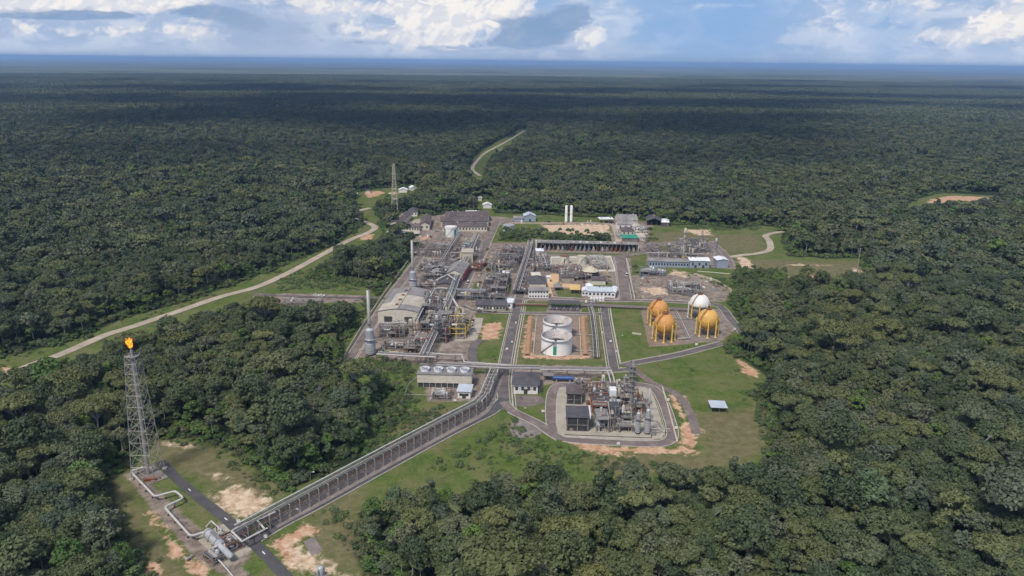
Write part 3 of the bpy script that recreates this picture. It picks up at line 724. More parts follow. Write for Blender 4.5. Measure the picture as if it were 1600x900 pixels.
PM = ['pipe', 'pipe_d', 'steel', 'pipe_w', 'pipe_d', 'steel', 'rust', 'pipe']
def module(name, label, p0, p1, depth, h, seed, cat='process unit', pm=PM, fm='steel', dens=1.0, drums=3, decks=True, group=None, dm=('tank_g', 'pipe', 'beige')):
    """steel-framed process module: bays, decks, pipe runs, drums, coolers and pumps"""
    a, w, ang = frame2(p0, p1); root = empty(name, a, ang, label, cat, group); q = random.Random(seed); d = depth
    nx = max(2, int(w/6)+1); ny = max(2, int(d/6)+1); f = MB(); lv = [z for z in (3.6, 7.2, 10.8, 14.4, 18) if z <= h+.5] or [h]
    hh = {}
    for i in range(nx):
        for j in range(ny):
            top = lv[min(len(lv)-1, int(q.random()*len(lv)*1.25))]; hh[i, j] = top
            x, y = i*w/(nx-1), j*d/(ny-1); f.box(x-.15, y-.15, 0, x+.15, y+.15, top)
    for (i, j), t in hh.items():
        for di, dj in ((1, 0), (0, 1)):
            if (i+di, j+dj) in hh:
                x, y, x2, y2 = i*w/(nx-1), j*d/(ny-1), (i+di)*w/(nx-1), (j+dj)*d/(ny-1)
                for z in lv:
                    if z <= min(t, hh[i+di, j+dj]): f.box(min(x, x2)-.12, min(y, y2)-.12, z-.32, max(x, x2)+.12, max(y, y2)+.12, z)
    f.build('frame', M[fm], root)
    if decks:
        for (i, j), t in hh.items():
            if i < nx-1 and j < ny-1 and q.random() < .35*dens:
                x, y, x2, y2 = i*w/(nx-1), j*d/(ny-1), (i+1)*w/(nx-1), (j+1)*d/(ny-1)
                z = q.choice(lv); s = MB().box(x+.2, y+.2, z+.01, x2-.2, y2-.2, z+.09)
                for (u0, v0, u1, v1) in ((x, y, x2, y), (x, y2, x2, y2), (x, y, x, y2), (x2, y, x2, y2)): s.tube((u0, v0, z+1.1), (u1, v1, z+1.1), .045, n=4)
                s.build('deck', M[q.choice(['steel', 'steel_d', 'concrete2'])], root)
    MB().box(-.8, -.8, 0, w+.8, d+.8, .11).build('floor_slab', M['module_floor'], root)
    npipe = min(95, int(w*d/8*dens)+8)
    for k in range(npipe):
        r = q.choice([.1, .14, .18, .25, .34]); z = q.choice([.6, 1.2]+[l+.05+r for l in lv for _ in (0, 1)]); m = M[q.choice(pm)]
        if q.random() < .5:
            y = q.uniform(0, d); x0, x1 = sorted((q.uniform(0, w), q.uniform(0, w)))
            if x1-x0 < 3: x1 = min(w, x0+4)
            y2 = min(d, max(0, y+q.uniform(-4, 4))); P = [(x0, y, z*.2), (x0, y, z), (x1, y, z), (x1, y2, z)]
        else:
            x = q.uniform(0, w); y0, y1 = sorted((q.uniform(0, d), q.uniform(0, d)))
            if y1-y0 < 3: y1 = min(d, y0+4)
            x2 = min(w, max(0, x+q.uniform(-4, 4))); P = [(x, y0, z*.2), (x, y0, z), (x, y1, z), (x2, y1, z)]
        MB().path(P, r, 5).build('pipe', m, root)
    for k in range(drums):
        r = q.uniform(.6, 1.2); L = q.uniform(3.5, 6.5); x = q.uniform(1, max(1.5, w-L-1)); y = q.uniform(1, max(1.2, d-1)); z = q.choice([1.3+r]+[l+r+.3 for l in lv[:-1]])
        m = M[q.choice(dm)]
        if q.random() < .6: b = MB().drum((x, y, z), (x+L, y, z), r, 10)
        else: b = MB().drum((x, y*.6, z), (x, min(d, y*.6+L), z), r, 10)
        b.build('drum', m, root, True)
        if q.random() < .7:
            r2 = q.uniform(.5, .95); hv = q.uniform(4, h*1.05+2); x, y = q.uniform(1, w-1), q.uniform(1, d-1)
            MB().lathe([(r2, 0), (r2, hv-r2*.5), (r2*.6, hv-.15), (.05, hv)], 10, (x, y)).build('vertical_vessel', M[q.choice(dm)], root, True)
    for k in range(int(w*d/55*dens)+1):
        x, y = q.uniform(0, w-2), q.uniform(0, d-2); b = MB().box(x, y, 0, x+1.9, y+1.1, .35).drum((x+.4, y+.55, .9), (x+1.5, y+.55, .9), .4, 7)
        b.build('pump', M[q.choice(['steel_d', 'steel', 'bluesteel', 'rust'])], root)
    return root

# ---------------------------------------------------------------- storage tanks
def float_tank(label, px, py, r, h, door):
    root = empty('storage_tank', PX(px, py), ANG, label, 'storage tank', 'white floating roof tanks in the basin')
    MB().lathe([(r+.35, 0), (r+.35, .35), (r+.02, .35)], 48).build('foundation_ring', M['concrete2'], root)
    MB().lathe([(r, .3), (r, h), (r-.15, h)], 56).build('shell', M['tank_w'], root, False)
    MB().lathe([(r-.15, h), (r-.15, .3)], 56).build('inner_wall', M['tank_in'], root)
    zr = h-6.3
    b = MB().lathe([(.05, zr+.1), (r*.3, zr+.2), (r-2.2, zr), (r-2.2, zr+.5), (r-.5, zr+.5), (r-.5, zr), (r-.16, zr-.3)], 48); b.build('floating_roof', M['steel_d'], root)
    MB().lathe([(r+.002, h-1.3), (r+.8, h-1.3), (r+.8, h-1.15), (r+.002, h-1.15)], 56).build('wind_girder', M['steel'], root)
    s = MB(); n = 34
    for k in range(n):
        t0, t1 = R(200+62*k/n), R(200+62*(k+1)/n); z0, z1 = .3+(h-1.2)*k/n, .3+(h-1.2)*(k+1)/n; ra_, rb = r+.05, r+1.0
        s.quad_pts([(ra_*math.cos(t0), ra_*math.sin(t0), z0), (rb*math.cos(t0), rb*math.sin(t0), z0), (rb*math.cos(t1), rb*math.sin(t1), z1), (ra_*math.cos(t1), ra_*math.sin(t1), z1)])
        s.tube((rb*math.cos(t0), rb*math.sin(t0), z0+1), (rb*math.cos(t1), rb*math.sin(t1), z1+1), .07, n=4)
    s.build('spiral_stair', M['steel_d'], root)
    l = MB(); l.tube((-1, -r+.5, h+.3), (1.5, r*.1, zr+.6), .3, n=4); l.box(-1.6, -r-.7, h, -.2, -r+.5, h+.15)
    for k in range(5): l.tube((-1.6+.35*k, -r-.6, h), (-1.6+.35*k, -r-.6, h+1.1), .06, n=4)
    l.build('rolling_ladder', M['steel_d'], root)
    if door:
        for z0, z1, mm in ((1.2, 7.2, 'green_p'), (7.3, 9.2, 'tank_g')):
            b = MB(); R2 = r+.03; ts = [R(262+j*2.6) for j in range(-2, 4)]
            for t0, t1 in zip(ts[:-1], ts[1:]): b.quad_pts([(R2*math.cos(t0), R2*math.sin(t0), z0), (R2*math.cos(t1), R2*math.sin(t1), z0), (R2*math.cos(t1), R2*math.sin(t1), z1), (R2*math.cos(t0), R2*math.sin(t0), z1)])
            b.build('level_panel', M[mm], root)
    else:
        b = MB(); R2 = r+.03; ts = [R(262+j*2.2) for j in range(-1, 3)]
        for t0, t1 in zip(ts[:-1], ts[1:]): b.quad_pts([(R2*math.cos(t0), R2*math.sin(t0), h-5), (R2*math.cos(t1), R2*math.sin(t1), h-5), (R2*math.cos(t1), R2*math.sin(t1), h-2.8), (R2*math.cos(t0), R2*math.sin(t0), h-2.8)])
        b.build('level_panel', M['tank_g'], root)
    b = MB(); b.path([(r, .5, 1.2), (r+4, .5, 1.2), (r+4, .5, .8), (r+14, .5, .8)], .35); b.build('outlet_pipe', M['pipe'], root)
float_tank('near white open-topped storage tank with a green panel on its front', 869.3, 549, 10.2, 11.6, True)
float_tank('far white open-topped storage tank partly hidden behind the near one', 870.5, 524, 10.2, 11.6, False)

def fixed_tank(name, label, px, pyb, pyt, wpx, m, group=None, panels=None, cone=.12, rm=None, dark_base=False):
    r = wpx/2/PPM(px, pyb); b0 = PX(px, pyb); dd = DIR(px, pyt); root = empty(name, b0+Vector((0, r, 0)), ANG, label, 'tank', group); h = CAMH+dd[2]/dd[1]*(b0.y+2*r)
    MB().lathe([(r, 0), (r, h)], 32).build('shell', M[m], root)
    MB().lathe([(r+.1, h-.05), (r+.1, h+.1), (.05, h+r*cone)], 32).build('roof', M[rm or m], root)
    q = MB()
    for k in range(20):
        t0, t1 = R(230+70*k/20), R(230+70*(k+1)/20); z0, z1 = h*k/20, h*(k+1)/20
        q.quad_pts([(r*1.005*math.cos(t0), r*1.005*math.sin(t0), z0), ((r+.45)*math.cos(t0), (r+.45)*math.sin(t0), z0), ((r+.45)*math.cos(t1), (r+.45)*math.sin(t1), z1), (r*1.005*math.cos(t1), r*1.005*math.sin(t1), z1)])
    q.build('spiral_stair', M['steel'], root)
    q = MB().lathe([(r+.1, h+1.0), (r+.2, h+1.0), (r+.2, h+1.1), (r+.1, h+1.1)], 32)
    for k in range(16): t = k*math.pi/8; q.tube(((r+.1)*math.cos(t), (r+.1)*math.sin(t), h), ((r+.1)*math.cos(t), (r+.1)*math.sin(t), h+1.05), .05, n=4)
    q.build('top_rail', M['steel'], root)
    for (t_a, t_b, mm) in (panels or []):
        b = MB(); R2 = r+.04; n = 8
        for k in range(n):
            t0, t1 = R(t_a+(t_b-t_a)*k/n), R(t_a+(t_b-t_a)*(k+1)/n)
            b.quad_pts([(R2*math.cos(t0), R2*math.sin(t0), .3), (R2*math.cos(t1), R2*math.sin(t1), .3), (R2*math.cos(t1), R2*math.sin(t1), h*.78), (R2*math.cos(t0), R2*math.sin(t0), h*.78)])
        b.build('painted_panel', M[mm], root)
    return root
fixed_tank('water_tank', 'pale tank with two green painted panels beside the warehouses', 703.5, 371, 352, 19, 'white', panels=[(192, 220, 'green_p'), (312, 342, 'green_p')])
fixed_tank('water_tank', 'small pale grey tank right of the green-panelled tank', 713.5, 370, 360, 13, 'tank_g')
fixed_tank('water_tank', 'round grey tank at the end of the hedge', 794.5, 363, 349.5, 19, 'tank_g')
fixed_tank('process_tank', 'rust-topped white tank, left one of the two in the white bund', 882.5, 413.5, 398, 15, 'cream', rm='rust', panels=[(262, 272, 'rust')])
fixed_tank('process_tank', 'beige-topped white tank, right one of the two in the white bund', 909.5, 414.5, 398, 15.5, 'cream', rm='beige', panels=[(264, 272, 'tank_g')])

def sphere_tank(label, px, pyc, rpx, m, grp=None, band=False, n=8):
    # centre of the ball seen at px,pyc
    hc = 11.4; p = PX(px, pyc, hc); r = rpx/PPM(px, pyc+24)
    root = empty('spherical_gas_tank', (p.x, p.y, 0), R(12), label, 'gas sphere', 'spherical gas tanks on legs')
    s = MB().ball((0, 0, hc), r, 40, 24)     # with plate seams standing slightly proud
    for k in range(10):
        t = 2*math.pi*k/10; pts = [(1.004*r*math.cos(R(e))*math.cos(t), 1.004*r*math.cos(R(e))*math.sin(t), hc+1.004*r*math.sin(R(e))) for e in range(-60, 76, 9)]
        for a, b in zip(pts[:-1], pts[1:]): s.tube(a, b, .07, n=4, cap=False)
    s.build('shell', M[m], root, True)
    for k in range(n):
        t = 2*math.pi*(k+.5)/n; x, y = (r*1.03)*math.cos(t), (r*1.03)*math.sin(t)
        l = MB().tube((x, y, 0.5), (x, y, hc+1.0), .48, n=10).lathe([(.85, 0), (.85, .55), (.45, .8)], 10, (x, y)); l.build('leg', M['yellow'] if k % 3 or m != 'sphere_w' else M['sphere_w'], root, False)
    s = MB()
    for k in range(n):
        t0, t1 = 2*math.pi*(k+.5)/n, 2*math.pi*(k+1.5)/n
        s.tube((r*.985*math.cos(t0), r*.985*math.sin(t0), 1.2), (r*.985*math.cos(t1), r*.985*math.sin(t1), hc*.72), .06, n=4); s.tube((r*.985*math.cos(t1), r*.985*math.sin(t1), 1.2), (r*.985*math.cos(t0), r*.985*math.sin(t0), hc*.72), .06, n=4)
    s.build('cross_bracing', M['steel_d' if m == 'sphere_w' else 'rust'], root)
    s = MB().lathe([(.1, hc+r+.1), (2.0, hc+r-.1), (2.0, hc+r+.05)], 12)
    for k in range(10): t = k*math.pi/5; s.tube((1.9*math.cos(t), 1.9*math.sin(t), hc+r-.1), (1.9*math.cos(t), 1.9*math.sin(t), hc+r+1.1), .07, n=4)
    s.lathe([(1.85, hc+r+1.0), (1.97, hc+r+1.0), (1.97, hc+r+1.15), (1.85, hc+r+1.15)], 12); s.tube((0, 0, hc+r), (0, 0, hc+r+1.6), .35, n=8)
    s.build('top_platform', M['rust'], root)
    s = MB()    # stair that climbs round the left side
    prev = None
    for k in range(30):
        e = R(-78+k*5.2) if k > 0 else R(-80); t = R(185+k*1.2); rr = r*1.06
        z = hc+rr*math.sin(e); q = max(rr*math.cos(e), .1)
        if k < 14: q = r+1.6-(k/14)*.9; z = .2+(hc-.2)*k/14
        p = Vector((q*math.cos(t), q*math.sin(t), z))
        if k >= 14:
            e = R(6.0*(k-14)); p = Vector(((r+.5)*math.cos(e)*math.cos(t), (r+.5)*math.cos(e)*math.sin(t), hc+(r+.5)*math.sin(e)))
            if e > R(82): break
        if prev is not None:
            for off in (-.4, .4):
                o_ = Vector((-math.sin(t), math.cos(t), 0))*off; s.tube(prev+o_, p+o_, .12, n=4)
            s.tube(prev+Vector((0, 0, 1)), p+Vector((0, 0, 1)), .07, n=4)
        prev = p
    s.build('stair', M['rust'], root)
    if band: MB().lathe([(r*1.006*math.cos(R(e)), hc+r*1.006*math.sin(R(e))) for e in (-22, -16, -10, -4)], 40).build('green_band', M['pipe_d'], root)
    MB().path([(0, 0, hc-r), (0, 0, 1), (0, -r-4, 1)], .25).build('outlet_pipe', M['pipe'], root)
sphere_tank('rust-orange gas sphere at the back left of the four', 1029, 483, 15.3, 'orange')
sphere_tank('orange gas sphere at the front left of the four', 1038.5, 506, 16.6, 'orange')
sphere_tank('amber gas sphere on the right, in front of the white one', 1106.5, 499, 16.6, 'orange2')
sphere_tank('white gas sphere with yellow legs at the back right', 1093, 474.5, 15.6, 'sphere_w', band=True)

# ---------------------------------------------------------------- exhaust stacks with heater bodies
def heater_stack(label, px, py, top, pyv, wpx, pyn, group='heaters with tall exhaust stacks'):
    root = empty('heater_stack', PX(px, py), ANG, label, 'exhaust stack', group)
    h = HT(px, py, top); hv = HT(px, py, pyv); hn = HT(px, py, pyn); r = wpx/2/PPM(px, py)
    b = MB().lathe([(r, 1.2), (r, hv), (r*.75, hv+.8)], 16); b.build('heater_body', M['tank_g'], root, True)
    for k in range(6):
        t = k*math.pi/3; MB().tube((r*.85*math.cos(t), r*.85*math.sin(t), 0), (r*.85*math.cos(t), r*.85*math.sin(t), 1.4), .2).build('leg', M['steel_d'], root)
    MB().lathe([(r*.78, hv+.5), (r*.78, hn*.93), (r*.28, hn)], 14).build('convection_section', M['tank_g'], root)
    MB().lathe([(r*.33, hn-.4), (r*.31, h), (r*.26, h)], 12).build('stack_pipe', M['pipe'], root, True)
    for z in (hv+.2, hn+3):
        q = MB(); R2 = (r if z < hn else r*.3)+1.0
        q.lathe([(R2-1, z), (R2, z), (R2, z+.15), (R2-1, z+.15)], 14); q.lathe([(R2-.1, z+1), (R2, z+1), (R2, z+1.1), (R2-.1, z+1.1)], 14)
        for k in range(10): t = k*math.pi/5; q.tube((R2*math.cos(t), R2*math.sin(t), z), (R2*math.cos(t), R2*math.sin(t), z+1.1), .06, n=4)
        q.build('platform', M['steel'], root)
    q = MB()
    for k in range(5): z = 2+(hv-2)*k/5; q.lathe([(r*1.005, z), (r*1.03, z), (r*1.03, z+.2), (r*1.005, z+.2)], 16)
    q.build('stiffening_ring', M['steel'], root)
    MB().path([(r, 0, hv*.8), (r+3, 0, hv*.8), (r+6, 0, 3.2), (r+10, 0, 3.2)], .35).build('pipe', M['pipe'], root)
heater_stack('front heater with tall grey exhaust stack at the perimeter road corner', 579, 554, 453, 530, 16.5, 512)
heater_stack('back heater with tall grey exhaust stack behind the big warehouse', 645.5, 452, 375, 436, 12.5, 423)
heater_stack('heater with slim exhaust stack at the right edge of the new unit pad', 1011, 678, 606, 652, 9.5, 638, 'heaters on the new unit pad')
heater_stack('shorter heater vessel without tall stack left of the slim stack', 996, 678, 640, 654, 8, 643, 'heaters on the new unit pad')

# ---------------------------------------------------------------- flare tower, flame
def flare():
    px, py, top = 232, 741, 554
    root, h = lattice('flare_tower', 'tall steel lattice flare tower with a burning tip in the left clearing', px, py, top, 10.4, 4.6, 'pipe', 11, 'flare tower', .19, .075)
    MB().tube((0, 0, 0), (0, 0, h+2.0), .85, .7, 12).tube((0, 0, h+2), (0, 0, h+3.6), .35, .5, 12).build('riser_pipe', M['pipe'], root)
    for z in (h*.985,):
        q = MB(); w = 2.35; q.box(-w, -w, z, -.9, w, z+.12).box(.9, -w, z, w, w, z+.12); q.box(-.9, .9, z, .9, w, z+.12).box(-.9, -w, z, .9, -.9, z+.12); q.build('platform', M['steel'], root)
    q = MB().box(-1.6, -.3, 0, -1.5, -.2, h).box(-1.6, .2, 0, -1.5, .3, h)
    for k in range(int(h/1.2)): q.box(-1.6, -.2, k*1.2, -1.52, .2, k*1.2+.07)
    q.build('ladder', M['steel'], root)
    for x in (-5.2, 5.2):
        for y in (-5.2, 5.2): MB().box(x-1, y-1, 0, x+1, y+1, .7).build('footing', M['concrete'], root)
    for k in range(3): t = k*2.1; MB().tube((.9*math.cos(t), .9*math.sin(t), h-3), (.7*math.cos(t), .7*math.sin(t), h+3.2), .08, n=4).build('pilot_line', M['steel_d'], root)
    # flame: licking tongues of fire
    m = bpy.data.materials.new('fire'); m.use_nodes = True; N = NT(m.node_tree); N.n.clear()
    out = N.node('ShaderNodeOutputMaterial'); e = N.node('ShaderNodeEmission'); tc = N.node('ShaderNodeTexCoord').outputs['Object']
    n = N.noise(tc, .7, 4, .6, .8); c = N.mix(N.ss(n, .42, .66), (1.0, .17, .012), (1.0, .60, .06)); N.l.new(c, e.inputs[0]); e.inputs[1].default_value = 1.1; N.l.new(e.outputs[0], out.inputs[0])
    fl = MB(); q = random.Random(5)
    blobs = [(0, 0, .6, .8, 1.3)]
    for k in range(34):
        u = q.random(); lean = -1.9 if q.random() < .5 else .9
        blobs.append((lean*u+q.uniform(-1.2, 1.2)*(.4+u*.6), q.uniform(-.8, .8), 1.0+u*4.6, (1.15-u*.75)*q.uniform(.6, 1.1), q.uniform(1.0, 2.0)))
    for (x, y, z, r, sz) in blobs:
        b = len(fl.v); fl.ball((x, y, z), r, 10, 7, sz)
        for i in range(b, len(fl.v)):
            v = fl.v[i]; k = 1+.3*math.sin(v[0]*5+v[2]*4)+.2*math.sin(v[1]*7+v[2]*6); fl.v[i] = (x+(v[0]-x)*k, y+(v[1]-y)*k, v[2]+.3*math.sin(v[0]*6))
    o = fl.build('flame', m, None, True); p = PX(px, py); o.scale = (.62, .62, .68); o.location = (p.x-.1, p.y, h+3.4); o.rotation_euler = (0, R(-8), 0)
    tag(o, 'orange flame burning at the top of the flare tower', 'flame')
flare()

# comms mast and others
rt, h_ = lattice('communications_tower', 'cream lattice communications tower beyond the left buildings', 617.5, 334, 256, 8.5, 1.8, 'beige', 10, 'tower', .32, .16)
for k in range(3): MB().box(-1.2+k*.8, -1.6, h_*(.9-.1*k), -.4+k*.8, -1.2, h_*(.9-.1*k)+1.8).build('antenna_panel', M['cream'], rt)
MB().tube((0, 0, h_), (0, 0, h_+5), .12).build('lightning_rod', M['steel'], rt)
for z in (h_*.3, h_*.5, h_*.7): w = (8.5-6.7*z/h_)/2; MB().box(-w, -w, z, w, w, z+.2).build('platform', M['beige'], rt)
lattice('lattice_mast', 'slim grey lattice mast at the back of the far right unit', 1096, 386, 360, 3.5, 1.0, 'steel', 7, 'mast', .14, .08)
def pole(name, label, px, py, top, r=.16, m='steel', cat='pole', arms=0, group=None, lamp=False):
    h = HT(px, py, top); root = empty(name, PX(px, py), ANG, label, cat, group)
    MB().tube((0, 0, 0), (0, 0, h), r, r*.6, 7).build('pole', M[m], root)
    if arms:
        q = MB()
        for k in range(arms): q.box(-2.2, -.1, h-1.2-2.2*k, 2.2, .1, h-1.0-2.2*k)
        q.build('crossarm', M[m], root)
    if lamp:
        MB().tube((0, 0, h-.1), (1.4, 0, h+.25), .07, n=5).build('lamp_arm', M[m], root); MB().box(1.1, -.18, h+.15, 1.9, .18, h+.35).build('lamp_head', M['whiteroof'], root)
    return root
pole('utility_mast', 'lone pale mast at the forest edge on the far right', 1339, 427, 387, .5, 'pipe', 'mast', 2)
pole('antenna_pole', 'tall pole with dishes at the right end of the far right unit', 1117.5, 396, 360, .35, 'steel', 'mast', 2)
pole('lighting_mast', 'tall grey lighting mast in the middle yard by the grey pavilion', 908, 466, 419, .3, 'steel', 'mast', 1)
pole('utility_pole', 'dark utility pole beside the north road', 755, 393, 366, .22, 'pipe_d', 'pole', 1)

# lamp posts
lampspots = [('by the sphere lawns', 967.5, 552, 524), ('on the left perimeter road by the front heater', 562, 515, 498), ('on the perimeter road beside the big warehouse', 603, 458, 442), ('near the perimeter road bend', 612, 440, 426), ('beside the tank basin road', 852, 562, 546),
    ('on the grass by the hip-roofed house', 816, 652, 638), ('in the yard behind the pump shelter', 840, 419, 402), ('beside the road left of the pipe way', 486, 757, 738), ('by the dirt road junction', 500, 462, 447), ('at the top of the main road', 846, 396, 382), ('beside the ring road', 1041, 632, 618), ('by the far right sheds', 1011, 414, 400), ('near the orange shed', 897, 466, 452), ('by the white bund corner', 962, 424, 410)]
for s, px, py, t in lampspots: pole('lamp_post', 'grey lamp post '+s, px, py, t, .13, 'steel', 'lamp post', 0, 'lamp posts around the plant', True)
pole('lamp_post', 'grey lamp post standing on the pipe road in front of the pipe loop', 461, 822, 796, .13, 'steel', 'lamp post', 0, 'lamp posts around the plant', True)
pole('lamp_post', 'grey lamp post beside the loop corner of the white pipe', 413, 846, 826, .13, 'steel', 'lamp post', 0, 'lamp posts around the plant', True)

# ---------------------------------------------------------------- buildings
BD = building
# north-west office complex
BD('office_wing', 'long brown-roofed office wing on the left of the courtyard', (609, 357), (625, 357.5), 62, 6, 'gable', 'cream', 'roof_b', wins=3, rise=2.5)
BD('office_wing', 'brown-roofed front wing joining the courtyard buildings', (622, 361), (655, 361.5), 13, 5, 'gable', 'cream', 'roof_b', wins=8, rise=2.5)
BD('office_wing', 'long brown-roofed office wing on the right of the courtyard', (656, 359.5), (671, 359.5), 52, 6.5, 'gable', 'cream', 'roof_b', wins=2, rise=2.5)
BD('office_wing', 'dark arched-roof pavilion behind the courtyard', (638, 338), (652, 338), 22, 5.5, 'hip', 'white', 'roof_d', rise=3.2, wins=3)
slab('courtyard', [(640, 352), (660, 352), (662, 343), (648, 343)], M['concrete'], .1)
BD('low_annex', 'low pale flat-roofed annex in front of the courtyard wings', (604, 368), (624, 368), 9, 3, 'flat', 'cream', 'concrete', wins=4)
BD('low_annex', 'long low pale carport row in front of the office wings', (626, 369), (655, 369), 8, 3, 'mono', 'cream', 'roof_c', rise=.7, open_front=True)
BD('workshop', 'front brown-roofed workshop row with cream walls', (692, 361.5), (761, 361.5), 20, 5.5, 'gable', 'cream', 'roof_b', wins=14, rise=2.6)
BD('workshop', 'middle brown-roofed workshop row', (689, 354.5), (763, 354), 24, 6.5, 'gable', 'cream', 'roof_b', wins=12, rise=3.2)
BD('workshop', 'rear brown-roofed workshop row with a white panel roof', (697, 346), (764, 345.5), 26, 6.5, 'gable', 'cream', 'roof_b', wins=12, rise=3.2)
BD('white_store', 'small white flat-roofed store at the back of the workshops', (729, 340), (745, 340), 14, 6, 'flat', 'white', 'whiteroof')
BD('small_house', 'small white house among the trees above the workshops', (755, 325.5), (768, 325.5), 12, 4, 'gable', 'white', 'whiteroof')
BD('small_house', 'pale house with pitched roof hidden further among the trees', (747, 314), (753, 314), 9, 4, 'gable', 'cream', 'whiteroof')
BD('small_house', 'white roofed shed in the sandy clearing right of the mast', (623, 301), (636, 301), 13, 3.5, 'gable', 'white', 'whiteroof')
BD('small_house', 'white roofed shed furthest right in the sandy clearing', (642, 298), (652, 297.5), 12, 4, 'gable', 'white', 'whiteroof')
BD('small_house', 'dark roofed hut on the sand left of the mast', (571, 302), (579, 302), 9, 3, 'gable', 'cream', 'roof_d')
BD('small_house', 'small pale hut on the left edge of the sandy clearing', (552, 306), (558, 306), 7, 3, 'gable', 'white', 'whiteroof')
# north row
BD('blue_shed', 'blue-grey shed with a white ridge left of the twin silos', (819, 346), (837, 346), 16, 6, 'gable', 'greywall', 'blueroof', doors=1)
BD('blue_shed', 'low dark shed beside the blue-grey shed', (803, 346), (818, 346), 11, 3.5, 'mono', 'greywall', 'roof_g', rise=1)
BD('shelter', 'white roofed open shelter along the north yard', (937, 349), (958, 349), 12, 5, 'flat', 'steel', 'whiteroof', open_front=True, cat='shelter')
i = 0
for lab, p0, p1, d, h, rf, w, rm in (
    ('rear long grey roof of the workshop cluster', (965, 352), (996, 352), 22, 6, 'gable', 'cream', 'roof_g'),
    ('second pale roof of the workshop cluster', (965, 358), (990, 358), 14, 5.5, 'gable', 'white', 'roof_g'),
    ('small dark hipped roof in the workshop cluster', (972, 368), (991, 368), 18, 5, 'hip', 'cream', 'roof_b'),
    ('pale pitched roof on the right of the workshop cluster', (991, 362), (1003, 362), 20, 5, 'gable', 'white', 'roof_c'),
    ('grey shed roof at the right corner of the workshop cluster', (1002, 366), (1013, 366), 22, 4.5, 'gable', 'cream', 'roof_g'),
    ('grey annex left of the green roof', (966, 375), (974, 375), 18, 4, 'gable', 'cream', 'roof_g'),
    ('flat pale annex right of the green roof', (996, 376), (1008, 376), 12, 3.5, 'mono', 'white', 'roof_c')):
    BD('workshop_building', lab, p0, p1, d, h, rf, w, rm, wins=3)
BD('workshop_building', 'green roofed shed in front of the workshop cluster', (974, 378), (997, 378), 12, 4, 'mono', 'concrete2', 'green_p', rise=1.4)
BD('open_barn', 'dark wide-roofed barn at the forest edge', (1010, 352), (1034, 353), 30, 5, 'gable', 'roof_b', 'roof_d', open_front=True, rise=3.5)
BD('small_house', 'bright white roof beside the dark barn', (1033, 353.5), (1045, 354), 18, 5, 'hip', 'roof_b', 'whiteroof')
# long compressor hall
a, w, an = frame2((836, 392), (998, 396)); rt = empty('compressor_hall', a, an, 'long open compressor hall with grey roof across the top of the plant', 'industrial hall')
MB().box(-.5, 5, 7.6, w+.5, 17, 8).box(-.5, 4.6, 7.2, w*.33, 5, 8.2).build('roof', M['roof_g'], rt)
MB().box(0, 16.5, 0, w, 17, 7.6).build('back_wall', M['concrete2'], rt)
MB().box(0, 4.5, 0, .5, 16.4, 7.6).box(0, 4.5, 0, 1.6, 6, 10).box(w-.5, 4.5, 0, w, 16.4, 7.6).build('end_wall', M['cream'], rt)
for k in range(26):
    x = 2+k*(w-4)/25; MB().box(x, 4.7, 0, x+.35, 5.0, 7.5).build('column', M['steel'], rt)
q = random.Random(3)
for k in range(22):
    x = 4+k*(w-10)/21
    mm = M[q.choice(['bluesteel', 'rust', 'beige', 'steel_d', 'pipe', 'rust', 'beige'])]
    MB().box(x, 6, .3, x+2.8, 11, 2.2).drum((x+1.4, 6.5, 3.1), (x+1.4, 10.5, 3.1), .9, 9).tube((x+1.4, 3.2, 0), (x+1.4, 3.2, 5.2), .42, n=8).path([(x+1.4, 6.3, 3.1), (x+1.4, 3.4, 3.1)], .25).build('compressor', mm, rt)
for k in range(int(w/7)):
    x = 3+k*7; MB().box(x, 8, 8.01, x+2, 10, 8.8).build('roof_vent', M[q.choice(['white', 'steel', 'rust', 'beige'])], rt)
# twin silos
for s, px in (('left', 884.5), ('right', 892.3)):
    h = HT(px, 347, 321); rt = empty('silo', PX(px, 347), ANG, 'tall white slab-like silo, the %s one of the pair' % s, 'silo', 'twin white silos by the north yard')
    r = 2.1/PPM(px, 347)
    MB().lathe([(r, .8), (r, h-.6), (r*.6, h-.1), (.05, h)], 18).build('shell', M['tank_w'], rt, False)
    MB().lathe([(r*1.1, 0), (r*1.1, .8), (.1, .8)], 18).build('base', M['concrete'], rt); MB().lathe([(r*1.01, h*.5), (r*1.04, h*.5), (r*1.04, h*.5+.4), (r*1.01, h*.5+.4)], 18).build('ring', M['steel'], rt)

